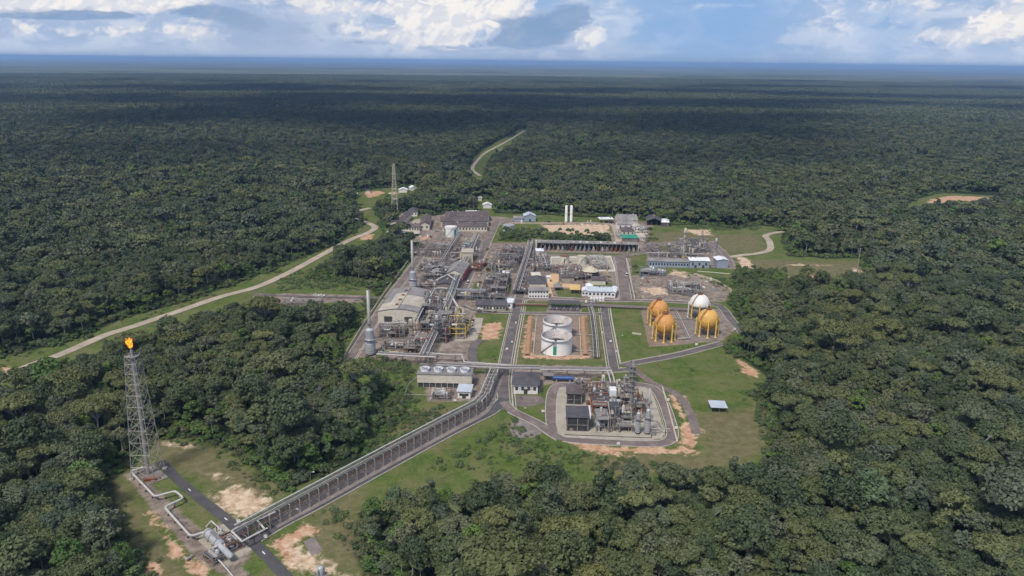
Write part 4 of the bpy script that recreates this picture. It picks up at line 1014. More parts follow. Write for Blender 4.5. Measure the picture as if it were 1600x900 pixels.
# big warehouse (left), curved roof made of shallow strips
def warehouse():
    a, w, an = frame2((591, 504), (654, 506)); d = 56; h = 9.0
    rt = empty('warehouse', a, R(-3), 'large warehouse with cream and grey roof sheets beside the left pipe rack', 'warehouse')
    n = 10; P = [(w*i/n, h+2.2*math.sin(math.pi*i/n)) for i in range(n+1)]
    g = [(0, 0, 0)]+[(x, 0, z) for x, z in P]+[(w, 0, 0)]; MB().quad_pts(g[::-1]).quad_pts([(x, d, z) for x, y, z in g]).quad_pts([(0,0,0),(0,0,h),(0,d,h),(0,d,0)]).quad_pts([(w,0,0),(w,d,0),(w,d,h),(w,0,h)]).build('wall', M['cream'], rt)
    cuts = [(-.6, d+.6)]
    def sheet(i0, i1, y0, y1, m, dz=0.0):
        b = MB()
        for i in range(i0, i1):
            (x0, z0), (x1, z1) = P[i], P[i+1]; b.quad_pts([(x0, y0, z0+.12+dz), (x1, y0, z1+.12+dz), (x1, y1, z1+.12+dz), (x0, y1, z0+.12+dz)])
        b.build('roof_sheet', M[m], rt)
    sheet(0, 5, -.6, 17, 'roof_c'); sheet(5, 10, -.6, 11, 'roof_g'); sheet(5, 10, 11, 34, 'roof_c'); sheet(2, 5, 17, 40, 'roof_c'); sheet(0, 2, 17, 40, 'roof_g'); sheet(0, 5, 40, d, 'roof_g'); sheet(5, 10, 34, d, 'roof_g')
    sheet(3, 5, 26, 32, 'beige', .03); sheet(1, 3, 8, 13, 'beige', .03)
    for y in (8, 20, 32, 44): MB().box(w*.38, y, P[4][1]+.15, w*.38+2.2, y+2.0, P[4][1]+.9).build('roof_vent', M['rust'], rt)
    MB().box(w*.5-.15, -.6, P[5][1]+.13, w*.5+.15, d, P[5][1]+.3).build('ridge_gutter', M['steel_d'], rt)
    MB().box(w*.15, -.08, 0, w*.35, .0, 5).build('door', M['opening'], rt); MB().box(w*.65, -.08, 0, w*.85, .0, 5).build('door', M['opening'], rt)
warehouse()
BD('hall', 'grey barrel-roofed hall with a red side wall', (698, 440), (723, 441), 36, 7.5, 'gable', 'cream', 'roof_g', rise=3.5, side_wall='red', doors=1, cat='industrial hall')
BD('hall', 'low hall with a flat dark roof in front of the red-walled hall', (682, 455), (710, 456), 28, 6, 'gable', 'concrete2', 'roof_d', rise=1.6, cat='industrial hall')
BD('hall', 'tall beige clad building behind the red-walled hall', (722, 412), (739, 412), 14, 11, 'flat', 'beige', 'roof_c', cat='industrial hall')
BD('substation', 'long dark-roofed substation beside the middle cross road', (744, 485), (790, 486), 14, 4.5, 'gable', 'concrete', 'roof_d', rise=1.6, wins=9)
BD('store', 'small white building next to the long dark-roofed substation', (791, 482), (800, 482.5), 10, 5, 'flat', 'white', 'whiteroof', wins=1)
BD('office', 'two-storey office with a grey veranda and large windows', (826, 466), (857, 466), 9, 6.5, 'gable', 'white', 'roof_g', wins=7, rows=2, rise=1.5)
BD('office', 'black hip-roofed house directly behind the two-storey office', (827, 456), (853, 456), 20, 7.5, 'hip', 'cream', 'roof_d', rise=3.5)
BD('office', 'small cream block with one window behind the black hip roof', (831, 440), (844, 440), 10, 5.5, 'flat', 'cream', 'cream', wins=1)
BD('office', 'small white kiosk at the corner of the orange paving', (855, 441), (859, 441), 5, 4.5, 'flat', 'white', 'whiteroof')
BD('gazebo', 'small grey hip-roofed gazebo on the orange paving', (866.5, 454), (878, 454), 9, 3, 'hip', 'steel', 'roof_g', open_front=True, cat='gazebo', rise=2.6)
BD('orange_shed', 'orange roofed shed on the lawn', (891, 459), (905, 459.5), 9, 3.6, 'mono', 'steel', 'roof_o', open_front=True, cat='shed', rise=1.0)
BD('white_hall', 'long white laboratory with ribbed roof by the wide yard road', (919, 464), (955, 465), 14, 5.0, 'gable', 'white', 'blueroof', wins=6, rise=1.6)
BD('white_hall', 'small white annex left of the long white laboratory', (909, 462), (919, 462.5), 10, 4, 'gable', 'white', 'whiteroof', wins=2, rise=1)
BD('white_hall', 'short white block at the right end of the long white laboratory', (954, 465), (961, 465.5), 16, 4.5, 'gable', 'white', 'whiteroof', wins=1, rise=1)
for k in range(5):
    p = PX(924+k*4.6, 470.5); rt = empty('white_silo', p, ANG, 'small domed white container in the row before the laboratory, %s from the left' % ['first', 'second', 'third', 'fourth', 'last'][k], 'container', 'white containers in front of the laboratory')
    MB().lathe([(1.1, 0), (1.1, 2.6)], 14).build('body', M['white'], rt); MB().ball((0, 0, 2.6), 1.12, 14, 5, .6, 0, 90).build('lid', M['whiteroof'], rt, True)
BD('tent', 'small white tent-roofed kiosk behind the laboratory', (917, 453), (926, 453), 7, 3.2, 'hip', 'white', 'whiteroof', rise=2.2, cat='kiosk')
BD('yard_shed', 'brown-roofed shed in the middle yard right of the lighting mast', (924, 445), (946, 445.5), 11, 4.5, 'gable', 'cream', 'roof_b', rise=1.6, cat='shed')
BD('yard_shed', 'dark-roofed shed in the middle yard left of the lighting mast', (878, 440), (897, 440), 9, 4, 'gable', 'concrete', 'roof_b', rise=1.4, cat='shed')
BD('yard_shed', 'white roofed shed on the strip of grass before the compressor hall', (838, 397.5), (849, 397.5), 8, 3.2, 'mono', 'white', 'whiteroof', cat='shed', rise=.8)
BD('yard_shed', 'low white container shed below the white roofed shed', (840, 404), (853, 404), 5, 2.8, 'flat', 'white', 'cream', cat='shed')
BD('yard_shed', 'white boxy hut in the process yard', (786, 433), (795, 433), 6, 4, 'flat', 'white', 'whiteroof', cat='shed', wins=2)
# beige pavilion
p = PX(922, 430); rt = empty('pavilion', p, ANG, 'wide beige conical pavilion roof over dark equipment', 'pavilion')
MB().lathe([(8, 4.6), (4.5, 6.6), (1.2, 8.6), (.1, 8.8)], 16).build('roof', M['beige'], rt)
for k in range(10): t = k*math.pi/5; MB().tube((7.2*math.cos(t), 7.2*math.sin(t), 0), (7.2*math.cos(t), 7.2*math.sin(t), 4.8), .2).build('post', M['steel_d'], rt)
# pump shelter
a, w, an = frame2((857, 486), (906, 487.5)); rt = empty('pump_shelter', a, an, 'pump shelter with a black roof and a row of big pumps behind the tanks', 'pump shelter')
MB().box(0, 6, 4.4, w, 15, 4.7).build('roof', M['roof_d'], rt)
for k in range(9): x = k*(w-.3)/8; MB().box(x, 6.2, 0, x+.3, 6.5, 4.4).box(x, 14.3, 0, x+.3, 14.6, 4.4).build('post', M['steel_d'], rt)
for k in range(9):
    x = 1+k*(w-3)/8; MB().drum((x, 2.2, 1.2), (x, 4.6, 1.2), .7, 9).path([(x+.9, 1, 0), (x+.9, 1, 2), (x+.9, 6, 2)], .25).build('pump', M['pipe_d' if k % 2 else 'steel'], rt)
slab('pump_floor', [(852, 492), (910, 493), (908, 478), (856, 477)], M['concrete2'], .05)
# hip-roofed control house
rt = BD('control_house', 'white house with dark hip roof at the junction', (802.5, 615), (840, 616), 17, 6.2, 'hip', 'white', 'roof_d', rise=3.2, over=1.2, wins=4, doors=1)
MB().box(3.2, -.12, 3.0, 12.2, .0, 3.25).build('beam', M['concrete2'], rt)
# cooling tower
def cooling():
    a, w, an = frame2((652, 605), (737, 607)); d = 11; h = 8.2; rt = empty('cooling_tower', a, an, 'long cream cooling tower with four round fans', 'cooling tower')
    MB().box(0, 0, 3.0, w, d, h).build('casing', M['cream'], rt)
    MB().box(.6, .6, 0, w-.6, d-.6, 3.0).build('louvre', M['steel_d'], rt)
    for k in range(10): x = k*(w-.4)/9; MB().box(x, .05, 0, x+.4, .4, 3.0).build('column', M['concrete'], rt)
    MB().box(-.3, -.3, h+.003, w+.3, d+.3, h+.3).build('deck', M['steel'], rt)
    for fx in (662.7, 683.5, 704, 725):
        x = (fx-652)/85*w; r = 2.55
        MB().lathe([(r, h+.3), (r*1.0, h+1.9), (r*1.1, h+2.1), (r*.92, h+2.1), (r*.88, h+.35)], 24, (x, d/2)).build('fan_ring', M['whiteroof'], rt, False)
        b = MB()
        for k in range(6):
            t = k*math.pi/3; c, s = math.cos(t), math.sin(t); b.quad_pts([(x+c*.3-s*.25, d/2+s*.3+c*.25, h+1.25), (x+c*2.1-s*.3, d/2+s*2.1+c*.3, h+1.25), (x+c*2.1+s*.3, d/2+s*2.1-c*.3, h+1.05), (x+c*.3+s*.25, d/2+s*.3-c*.25, h+1.05)])
        b.lathe([(.45, h+.3), (.45, h+1.4), (.05, h+1.5)], 10, (x, d/2)); b.build('fan', M['steel_d'], rt)
    q = MB()
    for y in (-.25, d+.25):
        q.tube((0, y, h+1.4), (w, y, h+1.4), .06, n=4)
        for k in range(18): q.tube((k*w/17, y, h+.3), (k*w/17, y, h+1.4), .05, n=4)
    q.build('railing', M['steel'], rt)
cooling()
BD('pump_house', 'small white pump house with blue-grey roof below the cooling tower', (715, 622), (735, 623), 8, 4.2, 'mono', 'white', 'blueroof', rise=.9, doors=1, wins=2)
module('heat_exchanger_skid', 'low exchanger skid with pipes between the cooling tower and pump house', (676, 624), (702, 625), 9, 3.6, 41, 'skid', drums=4, dens=1.2)
pipe_rack('ground_pipe', 'long thin pipe on low supports left of the cooling tower', [(652, 592), (640, 600), (632, 619), (700, 621)], .9, .6, [(0, 0, .18, 'pipe')], 6, cat='pipe')
slab('gravel_patch', [(800, 657), (822, 653), (848, 668), (838, 682), (806, 683), (797, 670)], M['concrete2'], .02, 4)
slab('house_driveway', [(806, 618), (840, 619), (851, 626), (848, 630), (832, 634), (808, 634)], M['asphalt_red'], .03, 4)
# blue tank
p = PX(880, 596); rt = empty('blue_tank', p, an, 'blue horizontal tank beside the small grey shelter', 'tank')
MB().drum((-6, 0, 2.2), (6, 0, 2.2), 1.25, 16).build('shell', M['blue'], rt, True)
for x in (-4, 4): MB().box(x-.4, -1, 0, x+.4, 1, 1.4).build('saddle', M['concrete'], rt)
BD('shelter', 'small grey flat shelter left of the blue tank', (850, 595), (864, 595.5), 6, 3.4, 'flat', 'steel_d', 'roof_g', open_front=True, cat='shelter')
# hall on the new pad
def new_hall():
    for (lab, p0, p1, d, h, mm) in (('dark louvred hall with ribbed grey roof on the new unit pad', (885, 674), (919, 675), 13.5, 8, 'roof_d'), ('smaller dark open hall behind the louvred hall', (885, 632), (909, 633), 12.5, 6.5, 'roof_b')):
        a, w, an = frame2(p0, p1); rt = empty('equipment_hall', a, an, lab, 'industrial hall')
        MB().box(-.4, -.4, h, w+.4, d+.4, h+.35).build('roof', M[mm], rt)
        for x in (0, w/2-.2, w-.4):
            for y in (0, d-.4): MB().box(x, y, 0, x+.4, y+.4, h).build('column', M['steel'], rt)
        MB().box(0.1, -.02, h*.45, w-.1, .1, h*.5).box(.1, -.02, .1, w-.1, .1, .5).build('girt', M['steel'], rt)
        b = MB()
        for k in range(16): z = .6+k*(h-1)/16; b.box(.1, .2, z, w-.1, .35, z+.22).box(w-.3, .3, z, w-.15, d-.3, z+.22).box(.15, .3, z, .3, d-.3, z+.22)
        b.build('louvre_wall', M['steel_d'], rt); MB().box(.5, d-.8, 0, w-.5, d-.6, h).build('back_wall', M['steel_d'], rt)
        MB().box(2, 3, 0, w-2, d-3, 3).build('machine', M['pipe_d'], rt)
        if mm == 'roof_d': MB().box(w+.6, 1, h-.8, w+1.2, d, h+.9).build('duct', M['whiteroof'], rt)
new_hall()
# open pale shed right
a, w, an = frame2((1110, 645), (1136, 645)); rt = empty('open_shed', a, R(-4), 'pale blue flat-roofed open shed on the brown field', 'shed')
MB().box(0, 0, 3.1, w, 9.5, 3.3).build('roof', M['blueroof'], rt)
for x in (.3, w/2, w-.5):
    for y in (.3, 9): MB().box(x, y, 0, x+.2, y+.2, 3.1).build('post', M['steel'], rt)

# far right unit buildings
BD('control_block', 'long low blue-grey building in front of the far right unit', (1014, 417), (1076, 418.5), 10, 5.5, 'mono', 'greywall', 'roof_g', rise=.8, wins=14)
BD('control_block', 'blue-grey building with a white roof, middle of the far right row', (1077, 418.5), (1108, 419), 14, 7, 'gable', 'greywall', 'whiteroof', rise=1.3, doors=2, wins=3)
BD('control_block', 'short blue-grey box building with white roof at the right end', (1120, 419), (1137, 419), 13, 7.5, 'gable', 'greywall', 'whiteroof', rise=1.2)
BD('raised_cabin', 'dark roofed raised cabin at the back of the far right unit', (1078, 388), (1089, 388), 8, 8, 'flat', 'steel', 'roof_d', open_front=True, cat='cabin')

# ---------------------------------------------------------------- process modules
RP = ['rust', 'rust', 'pipe', 'steel', 'pipe_d']
YP = ['yellow', 'pipe', 'beige', 'pipe_d', 'steel']
module('process_module', 'grey module between warehouse and left pipe rack', (655, 520), (684, 521), 60, 7.2, 1, dens=1.5, pm=['pipe_d', 'pipe', 'steel', 'pipe_d', 'pipe_w'], drums=9, group=None)
module('process_module', 'low module in front of the warehouse by the front heater', (590, 528), (632, 529), 18, 7.2, 2, drums=4)
module('process_module', 'module of stacked pipes at the lower left end', (632, 552), (665, 553), 26, 7.2, 3, drums=5, dens=1.3)
module('process_module', 'yellow painted steel structure right of the central column', (698, 528), (727, 529), 26, 14.4, 4, pm=YP, fm='yellow', drums=6, dens=1.2)
module('process_module', 'grey tower structure around the central column', (676, 535), (698, 536), 34, 14.4, 5, drums=6, dens=1.2)
module('process_module', 'skid row on the light slab right of the yellow structure', (712, 506), (736, 507), 10, 3.6, 6, drums=3, dens=.8)
module('process_module', 'module of dense pipes beyond the warehouse', (655, 441), (692, 443), 60, 7.2, 7, drums=8, dens=1.1)
module('process_module', 'wide module beside the back pipe rack', (700, 409), (722, 410), 60, 7.2, 8, drums=7)
module('process_module', 'red and rusty pump group beside the beige building', (733, 424), (750, 425), 30, 3.6, 9, pm=RP, fm='rust', drums=4)
module('process_module', 'old process unit with twin trees in the middle yard', (752, 466), (790, 467), 60, 7.2, 10, drums=8, dens=1.2, pm=['pipe_d', 'steel', 'rust', 'pipe_d', 'pipe'], fm='pipe_d')
module('process_module', 'back part of the middle process yard', (762, 425), (803, 427), 75, 7.2, 11, drums=8, dens=.7, dm=('beige', 'tank_g', 'rust'))
module('process_module', 'pipe way module left of the main road', (800, 460), (822, 461), 110, 3.6, 12, drums=4, dens=1.0, pm=['pipe', 'pipe_d', 'steel', 'rust'])
module('process_module', 'small module between the house and the compressor hall', (838, 424), (862, 424), 60, 3.6, 13, drums=4, dens=.8)
module('process_module', 'rusty pipe module behind the orange paving', (876, 438), (915, 438), 40, 3.6, 14, pm=RP, drums=6, dens=1.0, dm=('tank_g', 'rust', 'beige'))
module('process_module', 'low pale equipment inside the right half of the white bund', (925, 421), (953, 421), 42, 3.6, 15, pm=['pipe_w', 'pipe', 'pipe'], fm='concrete', drums=3, decks=False)
module('process_module', 'front half of the far right unit', (1048, 403), (1100, 404), 32, 7.2, 16, drums=8, dens=1.1)
module('process_module', 'back half of the far right unit', (1060, 393), (1112, 395), 36, 7.2, 17, drums=5, dens=.8)
module('process_module', 'left low part of the far right unit', (1018, 402), (1046, 402), 40, 3.6, 18, drums=2, dens=.4, decks=False)
module('process_module', 'pale blue-grey equipment group beside the wide yard road', (1000, 430), (1040, 432), 18, 3.6, 19, pm=['bluesteel', 'pipe_w', 'pipe'], fm='bluesteel', drums=5, dm=('bluesteel', 'white'))
module('process_module', 'grey valve station behind the spheres', (1045, 459), (1098, 462), 30, 3.6, 20, pm=['pipe', 'pipe_w', 'steel_d'], drums=4, decks=False, dens=.8)
module('process_module', 'long blue-grey cooler bank across the plant centre', (700, 468), (758, 470), 9, 7.2, 21, pm=['bluesteel', 'pipe', 'steel'], fm='bluesteel', drums=4, dens=1.4)
module('process_module', 'pipe bank continuing right of the blue-grey cooler bank', (758, 470), (800, 472), 9, 3.6, 22, drums=2, dens=1.2)
module('process_module', 'rusty red front-left module on the new unit pad', (925, 652), (952, 653), 24, 7.2, 23, pm=['rust', 'rust', 'rust', 'pipe'], fm='rust', drums=5, dens=1.1, dm=('tank_g', 'rust'))
module('process_module', 'back-left pale module on the new unit pad', (908, 624), (948, 625), 16, 7.2, 24, pm=RP, drums=4)
module('process_module', 'silver pipe lattice at the front of the new unit pad', (931, 676), (951, 676.5), 14, 7.2, 25, pm=['pipe_w', 'pipe', 'pipe_w', 'pipe_d'], drums=4, dens=2.2)
module('process_module', 'tall dark module in the middle of the new unit pad', (953, 676), (968, 676.5), 22, 10.8, 26, drums=4, dens=1.6)
module('process_module', 'black air cooler module at the back of the new unit pad', (962, 640), (988, 641), 20, 10.8, 27, pm=['pipe_d', 'steel_d', 'pipe'], fm='steel_d', drums=5, dens=1.3)
module('process_module', 'white framed exchanger module before the main column', (969, 662), (988, 662.5), 13, 7.2, 28, pm=['pipe_w', 'pipe', 'pipe_d'], drums=4, dens=1.6)
module('process_module', 'rusty frame right of the main column', (992, 650), (1008, 650), 24, 7.2, 29, pm=['rust', 'pipe'], fm='rust', drums=2, dens=.8)
module('process_module', 'low pipe bridge at the front of the new unit pad', (968, 676), (990, 676), 5, 5.0, 30, drums=0, dens=.8, pm=['pipe'])
module('process_module', 'valve station by the side road among the trees', (440, 477), (500, 477), 10, 2.2, 31, drums=1, dens=.5, decks=False)
module('process_module', 'yard clutter before the green-panelled tank', (640, 400), (690, 402), 46, 3.6, 32, drums=3, dens=.4, decks=False)
module('process_module', 'pump row below the long dark-roofed substation', (745, 489), (775, 490), 4, 2.2, 33, drums=3, dens=1.0, decks=False)
module('process_module', 'equipment beside the drum on the flare pad', (352, 868), (380, 855), 8, 3.6, 34, pm=['pipe_d', 'pipe', 'rust'], drums=2, dens=1.8)
module('process_module', 'pale exchangers under the warehouse edge', (604, 520), (640, 521), 8, 3.6, 35, drums=3, pm=['pipe', 'beige'])
module('process_module', 'pipe group between spheres and white laboratory', (912, 480), (935, 481), 14, 2.2, 36, drums=1, dens=.8, decks=False)

module('process_module', 'drum yard between perimeter road and back heater', (652, 424), (684, 425), 34, 3.6, 42, drums=6, dens=1.0)
module('process_module', 'low pipework right behind the back heater', (655, 452), (690, 453), 16, 3.6, 43, drums=4, dens=1.2)
module('process_module', 'pipe racks at the back beside the white round tanks', (672, 392), (702, 393), 22, 3.6, 44, drums=2, dens=.7, decks=False)
module('process_module', 'cluttered yard left of the north road', (738, 405), (752, 405), 30, 3.6, 45, pm=RP, drums=3, dens=.8, decks=False)
module('process_module', 'pipe clutter at the top of the pipe way', (790, 396), (820, 396), 24, 3.6, 46, drums=3, dens=.9, decks=False)
module('process_module', 'dark pipe cluster behind the laboratory', (900, 436), (925, 437), 14, 3.6, 47, pm=['pipe_d', 'steel_d', 'rust'], fm='steel_d', drums=4, dens=1.4)
module('process_module', 'row of small exchangers above the orange paving', (862, 426), (900, 426), 10, 3.6, 48, pm=RP, drums=4, dens=1.2)
module('process_module', 'pipework between the tanks inside the left of the bund', (864, 421), (905, 421), 10, 2.2, 49, pm=['pipe_w', 'rust', 'pipe'], fm='concrete', drums=2, decks=False)
module('process_module', 'front strip of small pipes below the warehouse pump yard', (596, 545), (640, 547), 8, 3.0, 50, drums=2, dens=.8, decks=False)
module('process_module', 'large bay of exchangers left of the central column', (658, 500), (686, 500), 46, 10.8, 51, drums=8, dens=1.3)

# columns and special vessels
V = vessel
V('process_column', 'tall main column with ring platforms on the new unit pad', 985, 652, 562, 1.0, 'steel', 6)
V('process_column', 'mid-height pale column at the back of the new unit pad', 941, 628, 585, 1.0, 'beige', 2)
V('process_column', 'slim tall column standing in the left process area', 690, 505, 453, 1.0, 'steel', 2)
V('process_column', 'grey column beside the maroon vessel', 683, 532, 492, 1.2, 'tank_g', 3)
V('process_column', 'short yellow column left of the yellow structure', 697.5, 512, 497, 1.5, 'yellow', 1)
V('process_vessel', 'dark maroon vertical vessel in front of the yellow structure', 698, 534, 512, 1.7, 'maroon', 1)
V('process_column', 'grey cylinder tank in front of the warehouse', 621, 517, 499, 1.3, 'pipe', 1)
V('process_column', 'beige cylinder at the right corner of the warehouse', 642, 521, 498, 1.4, 'beige', 1)
V('process_column', 'tall main tower of the far right unit', 1068, 402, 356, 1.25, 'beige', 3)
V('process_column', 'tall narrow tower at the right of the far right unit', 1117, 404, 372, 1.1, 'tank_g', 3)
V('process_column', 'short pale pair vessel at the left of the far right unit', 1045, 394, 379, 1.2, 'beige', 1)
V('process_column', 'dark column in the upper middle yard', 834, 414, 392, .8, 'pipe_d', 1)
V('process_column', 'thin column in the old process unit', 797, 412, 398, .8, 'pipe_d', 1)
V('process_column', 'pale column by the white box on the new pad', 900, 612, 590, .8, 'pipe', 2)
V('process_column', 'rear twin column beside the pale column', 909, 611, 590, .8, 'pipe', 2)
V('process_column', 'slim column with platforms right behind the main column', 977, 606, 585, .7, 'pipe', 2)
V('signal_tower', 'narrow dark vent tower at the road corner above the new pad', 986, 600, 563, .7, 'steel_d', 4)
V('process_vessel', 'grey vertical vessel peeking in at the bottom edge of the picture', 503, 921, 884, 1.3, 'tank_g', 1)
# white box on legs
p = PX(956, 640); rt = empty('filter_house', p, ANG, 'white box unit raised high above the new unit pad', 'filter house')
MB().box(-1.8, -2.6, 9, 1.8, 3.2, 12.6).build('box', M['whiteroof'], rt)
for x in (-2, 1.8):
    for y in (-2.8, 3.6): MB().box(x, y, 0, x+.25, y+.25, 9).build('leg', M['steel'], rt)
MB().box(-2.4, -3.6, 8.7, 2.4, 4.2, 8.98).build('deck', M['steel_d'], rt)
# A-frame pipes
pipe_rack('duct', 'large pale sloping duct beside the central column', [(702, 468), (716, 492)], 5, 1, [(0, 0, .9, 'pipe_w')], 10, cat='duct')
pipe_rack('duct', 'big pale duct leaning left of the red-walled hall', [(684, 452), (700, 444), (712, 453)], 8, 1, [(0, 0, .6, 'pipe_w')], 12, cat='duct')

# ---------------------------------------------------------------- pipe racks
RK = pipe_rack
RK('pipe_rack', 'long elevated pipe rack with white pipes beside the pipe road', [(772, 592), (756, 632), (744, 645), (700, 668), (600, 722), (500, 777), (374, 846)], 6.2, 5.4, [(-2.2, 0, .32, 'pipe_w'), (.4, 0, .28, 'pipe'), (2.2, -3.0, .3, 'pipe_d'), (-1, -3.0, .25, 'pipe_d'), (1, -3.0, .25, 'rust'), (0, -3.0, .3, 'pipe_d'), (-2.0, -3.0, .35, 'steel'), (1.4, 0, .2, 'steel'), (-.9, 0, .22, 'pipe_d')], 5.0, m='pipe', levels=[6.2, 3.2], pr=.27)
RK('pipe_rack', 'elevated pipe rack crossing above the lower cross road on the left', [(682, 583), (730, 585), (790, 588), (843, 588)], 6, 5, [(-2.2, 0, .26, 'pipe_w'), (-1.1, 0, .3, 'steel'), (0, 0, .35, 'pipe_d'), (1.2, 0, .3, 'pipe'), (2.2, 0, .26, 'pipe')], 7.5, levels=[6, 3.4])
RK('pipe_rack', 'elevated pipe rack running right from the hip-roofed house', [(843, 589), (900, 590), (955, 591)], 5.5, 5, [(-2.2, 0, .28, 'pipe_w'), (-1.1, 0, .3, 'steel'), (0, 0, .4, 'steel'), (1.2, 0, .3, 'pipe_d'), (2.2, 0, .3, 'pipe')], 8, levels=[5.5])
RK('pipe_rack', 'twin white pipes dropping to the new unit pad', [(950, 590), (954, 600), (957, 612)], 5, 3, [(-1.2, 0, .45, 'pipe_w'), (1.2, 0, .45, 'pipe_w')], 6)
RK('pipe_rack', 'main left pipe rack between warehouse and process columns', [(662, 570), (672, 548), (694, 500), (706, 470), (712, 452), (726, 420), (738, 392), (745, 376)], 6.5, 6, [(-2.6, 0, .3, 'pipe_w'), (-1.6, 0, .25, 'pipe'), (-.6, 0, .3, 'pipe_d'), (.5, 0, .3, 'pipe_w'), (1.6, 0, .25, 'pipe'), (2.6, 0, .35, 'pipe_w'), (-1.6, -3, .3, 'pipe_d'), (1.4, -3, .3, 'pipe')], 8, levels=[6.5, 3.5])
RK('pipe_rack', 'pipe rack along the right side of the warehouse roof', [(650, 520), (657, 505), (678, 467), (690, 466), (700, 467)], 8.5, 2.5, [(-1, 0, .4, 'pipe_w'), (0, 0, .3, 'pipe_d'), (1, 0, .3, 'pipe')], 8)
RK('pipe_rack', 'pipe way left of the main road through the process yard', [(806, 462), (816, 430), (826, 395), (829, 382)], 4.5, 6, [(-2.4, 0, .3, 'pipe_w'), (-1.3, 0, .3, 'pipe'), (0, 0, .3, 'pipe_d'), (1.3, 0, .3, 'pipe'), (2.4, 0, .3, 'pipe_w')], 8)
RK('pipe_rack', 'pipe row right of the tank basin', [(932, 562), (930, 530), (926, 496), (922, 482)], 1.5, 4.2, [(-1.8, 0, .35, 'pipe'), (-.6, 0, .3, 'pipe_w'), (.6, 0, .3, 'pipe_d'), (1.8, 0, .35, 'pipe')], 7)
RK('pipe_rack', 'reddish pipe way along the upper cross road', [(800, 478), (856, 479)], 1.2, 3.5, [(-1.5, 0, .3, 'rust'), (-.5, 0, .25, 'pipe_d'), (.5, 0, .3, 'rust'), (1.5, 0, .25, 'pipe')], 7)
RK('pipe_rack', 'dark pipe way running right past the back of the spheres', [(908, 479), (960, 481), (1030, 484), (1085, 487)], 1.2, 6, [(-2.5, 0, .3, 'pipe_d'), (-1.5, 0, .25, 'pipe'), (-.5, 0, .3, 'rust'), (.5, 0, .3, 'pipe_d'), (1.5, 0, .25, 'pipe'), (2.5, 0, .3, 'pipe_d')], 9)
RK('pipe_rack', 'low pipes between the two pairs of spheres', [(1055, 486), (1064, 505), (1076, 530), (1058, 531)], .8, 2, [(-.8, 0, .25, 'pipe'), (.8, 0, .25, 'pipe_w')], 8)
RK('pipe_rack', 'low pipes crossing behind the amber sphere', [(1050, 499), (1085, 501), (1130, 505)], .8, 1.5, [(-.5, 0, .2, 'pipe_d'), (.5, 0, .2, 'pipe')], 8)
RK('pipe_rack', 'front pipe rack below the lower left unit', [(590, 565), (640, 568), (682, 570)], 5.5, 5, [(-2, 0, .35, 'pipe_w'), (-.7, 0, .3, 'pipe'), (.6, 0, .3, 'pipe_d'), (2, 0, .35, 'pipe')], 7, levels=[5.5, 3])
RK('pipe_rack', 'pipe loop bridging to the grass in front of the slab', [(666, 563), (700, 566), (722, 566), (726, 578), (800, 583)], 5, 1.4, [(-.5, 0, .35, 'pipe_w'), (.5, 0, .25, 'pipe')], 8)
RK('pipe_rack', 'pipes running across the middle of the far right unit', [(1010, 400), (1050, 400), (1100, 402)], 3, 2, [(-.8, 0, .3, 'pipe_w'), (.8, 0, .3, 'pipe')], 8)
RK('pipe_rack', 'brown cable trench bridge in front of the pale blue-grey group', [(1040, 451), (1070, 461), (1098, 468)], .6, 3, [(-1.2, 0, .3, 'pipe_d'), (0, 0, .3, 'pipe_d'), (1.2, 0, .3, 'pipe_d')], 7)
RK('pipe_rack', 'second pipe strand descending beside the main junction', [(781, 584), (771, 604), (766, 622), (752, 640)], 4.6, 1, [(0, 0, .4, 'pipe_w')], 8)
RK('pipe_rack', 'back pipe rack from the small grey tank into the plant', [(716, 372), (706, 388), (688, 418)], 5, 3, [(-1, 0, .3, 'pipe'), (0, 0, .3, 'pipe_d'), (1, 0, .3, 'pipe_w')], 8)
RK('pipe_rack', 'right road edge pipe trench with light covers', [(991, 466), (984, 440), (977, 404)], .25, 1.2, [(-.6, 0, .25, 'pipe_w'), (.8, 0, .25, 'pipe_d')], 9, legs=False)

# flare line: white pipe with bends on short posts
fz = 2.6
def flare_line():
    pts = [(227, 730), (203.5, 736), (242, 776), (274, 767), (287, 778), (257, 792.5), (298, 838), (318, 832)]
    W = [PX(x, y, fz) for x, y in pts]; o0 = Vector((W[0].x, W[0].y, 0)); P = [p-o0 for p in W]
    rt = empty('flare_line', o0, 0, 'white zigzag pipe on short posts leading to the flare tower', 'pipeline')
    sm = []
    for i, p in enumerate(P):
        if 0 < i < len(P)-1:
            a = p+(P[i-1]-p).normalized()*1.6; b = p+(P[i+1]-p).normalized()*1.6; sm += [a, p*.5+(a+b)*.25, b]
        else: sm.append(p)
    MB().path([Vector(p) for p in sm], .48, 10).build('pipe', M['pipe_w'], rt, False)
    for a, b in zip(P[:-1], P[1:]):
        n = max(1, int((b-a).length/7))
        for i in range(n):
            q = a.lerp(b, (i+.5)/n)
            f = MB().box(q.x-.22, q.y-.22, 0, q.x+.22, q.y+.22, 1.1).box(q.x-.5, q.y-.15, fz-.62, q.x+.5, q.y+.15, fz-.48); f.build('post', M['steel_d'], rt); MB().box(q.x-.18, q.y-.18, 1.1, q.x+.18, q.y+.18, fz-.48).build('post_top', M['beige'], rt)
flare_line()
def loop_line(label, pts, z, r, m, step=7):
    W = [PX(x, y, z) for x, y in pts]; o0 = Vector((W[0].x, W[0].y, 0)); P = [p-o0 for p in W]; rt = empty('pipeline', o0, 0, label, 'pipeline')
    MB().path([Vector(p) for p in P], r, 8).build('pipe', M[m], rt)
    for a, b in zip(P[:-1], P[1:]):
        n = max(1, int((b-a).length/step))
        for i in range(n): q = a.lerp(b, (i+.5)/n); MB().box(q.x-.15, q.y-.15, 0, q.x+.15, q.y+.15, z-r).build('post', M['steel_d'], rt)
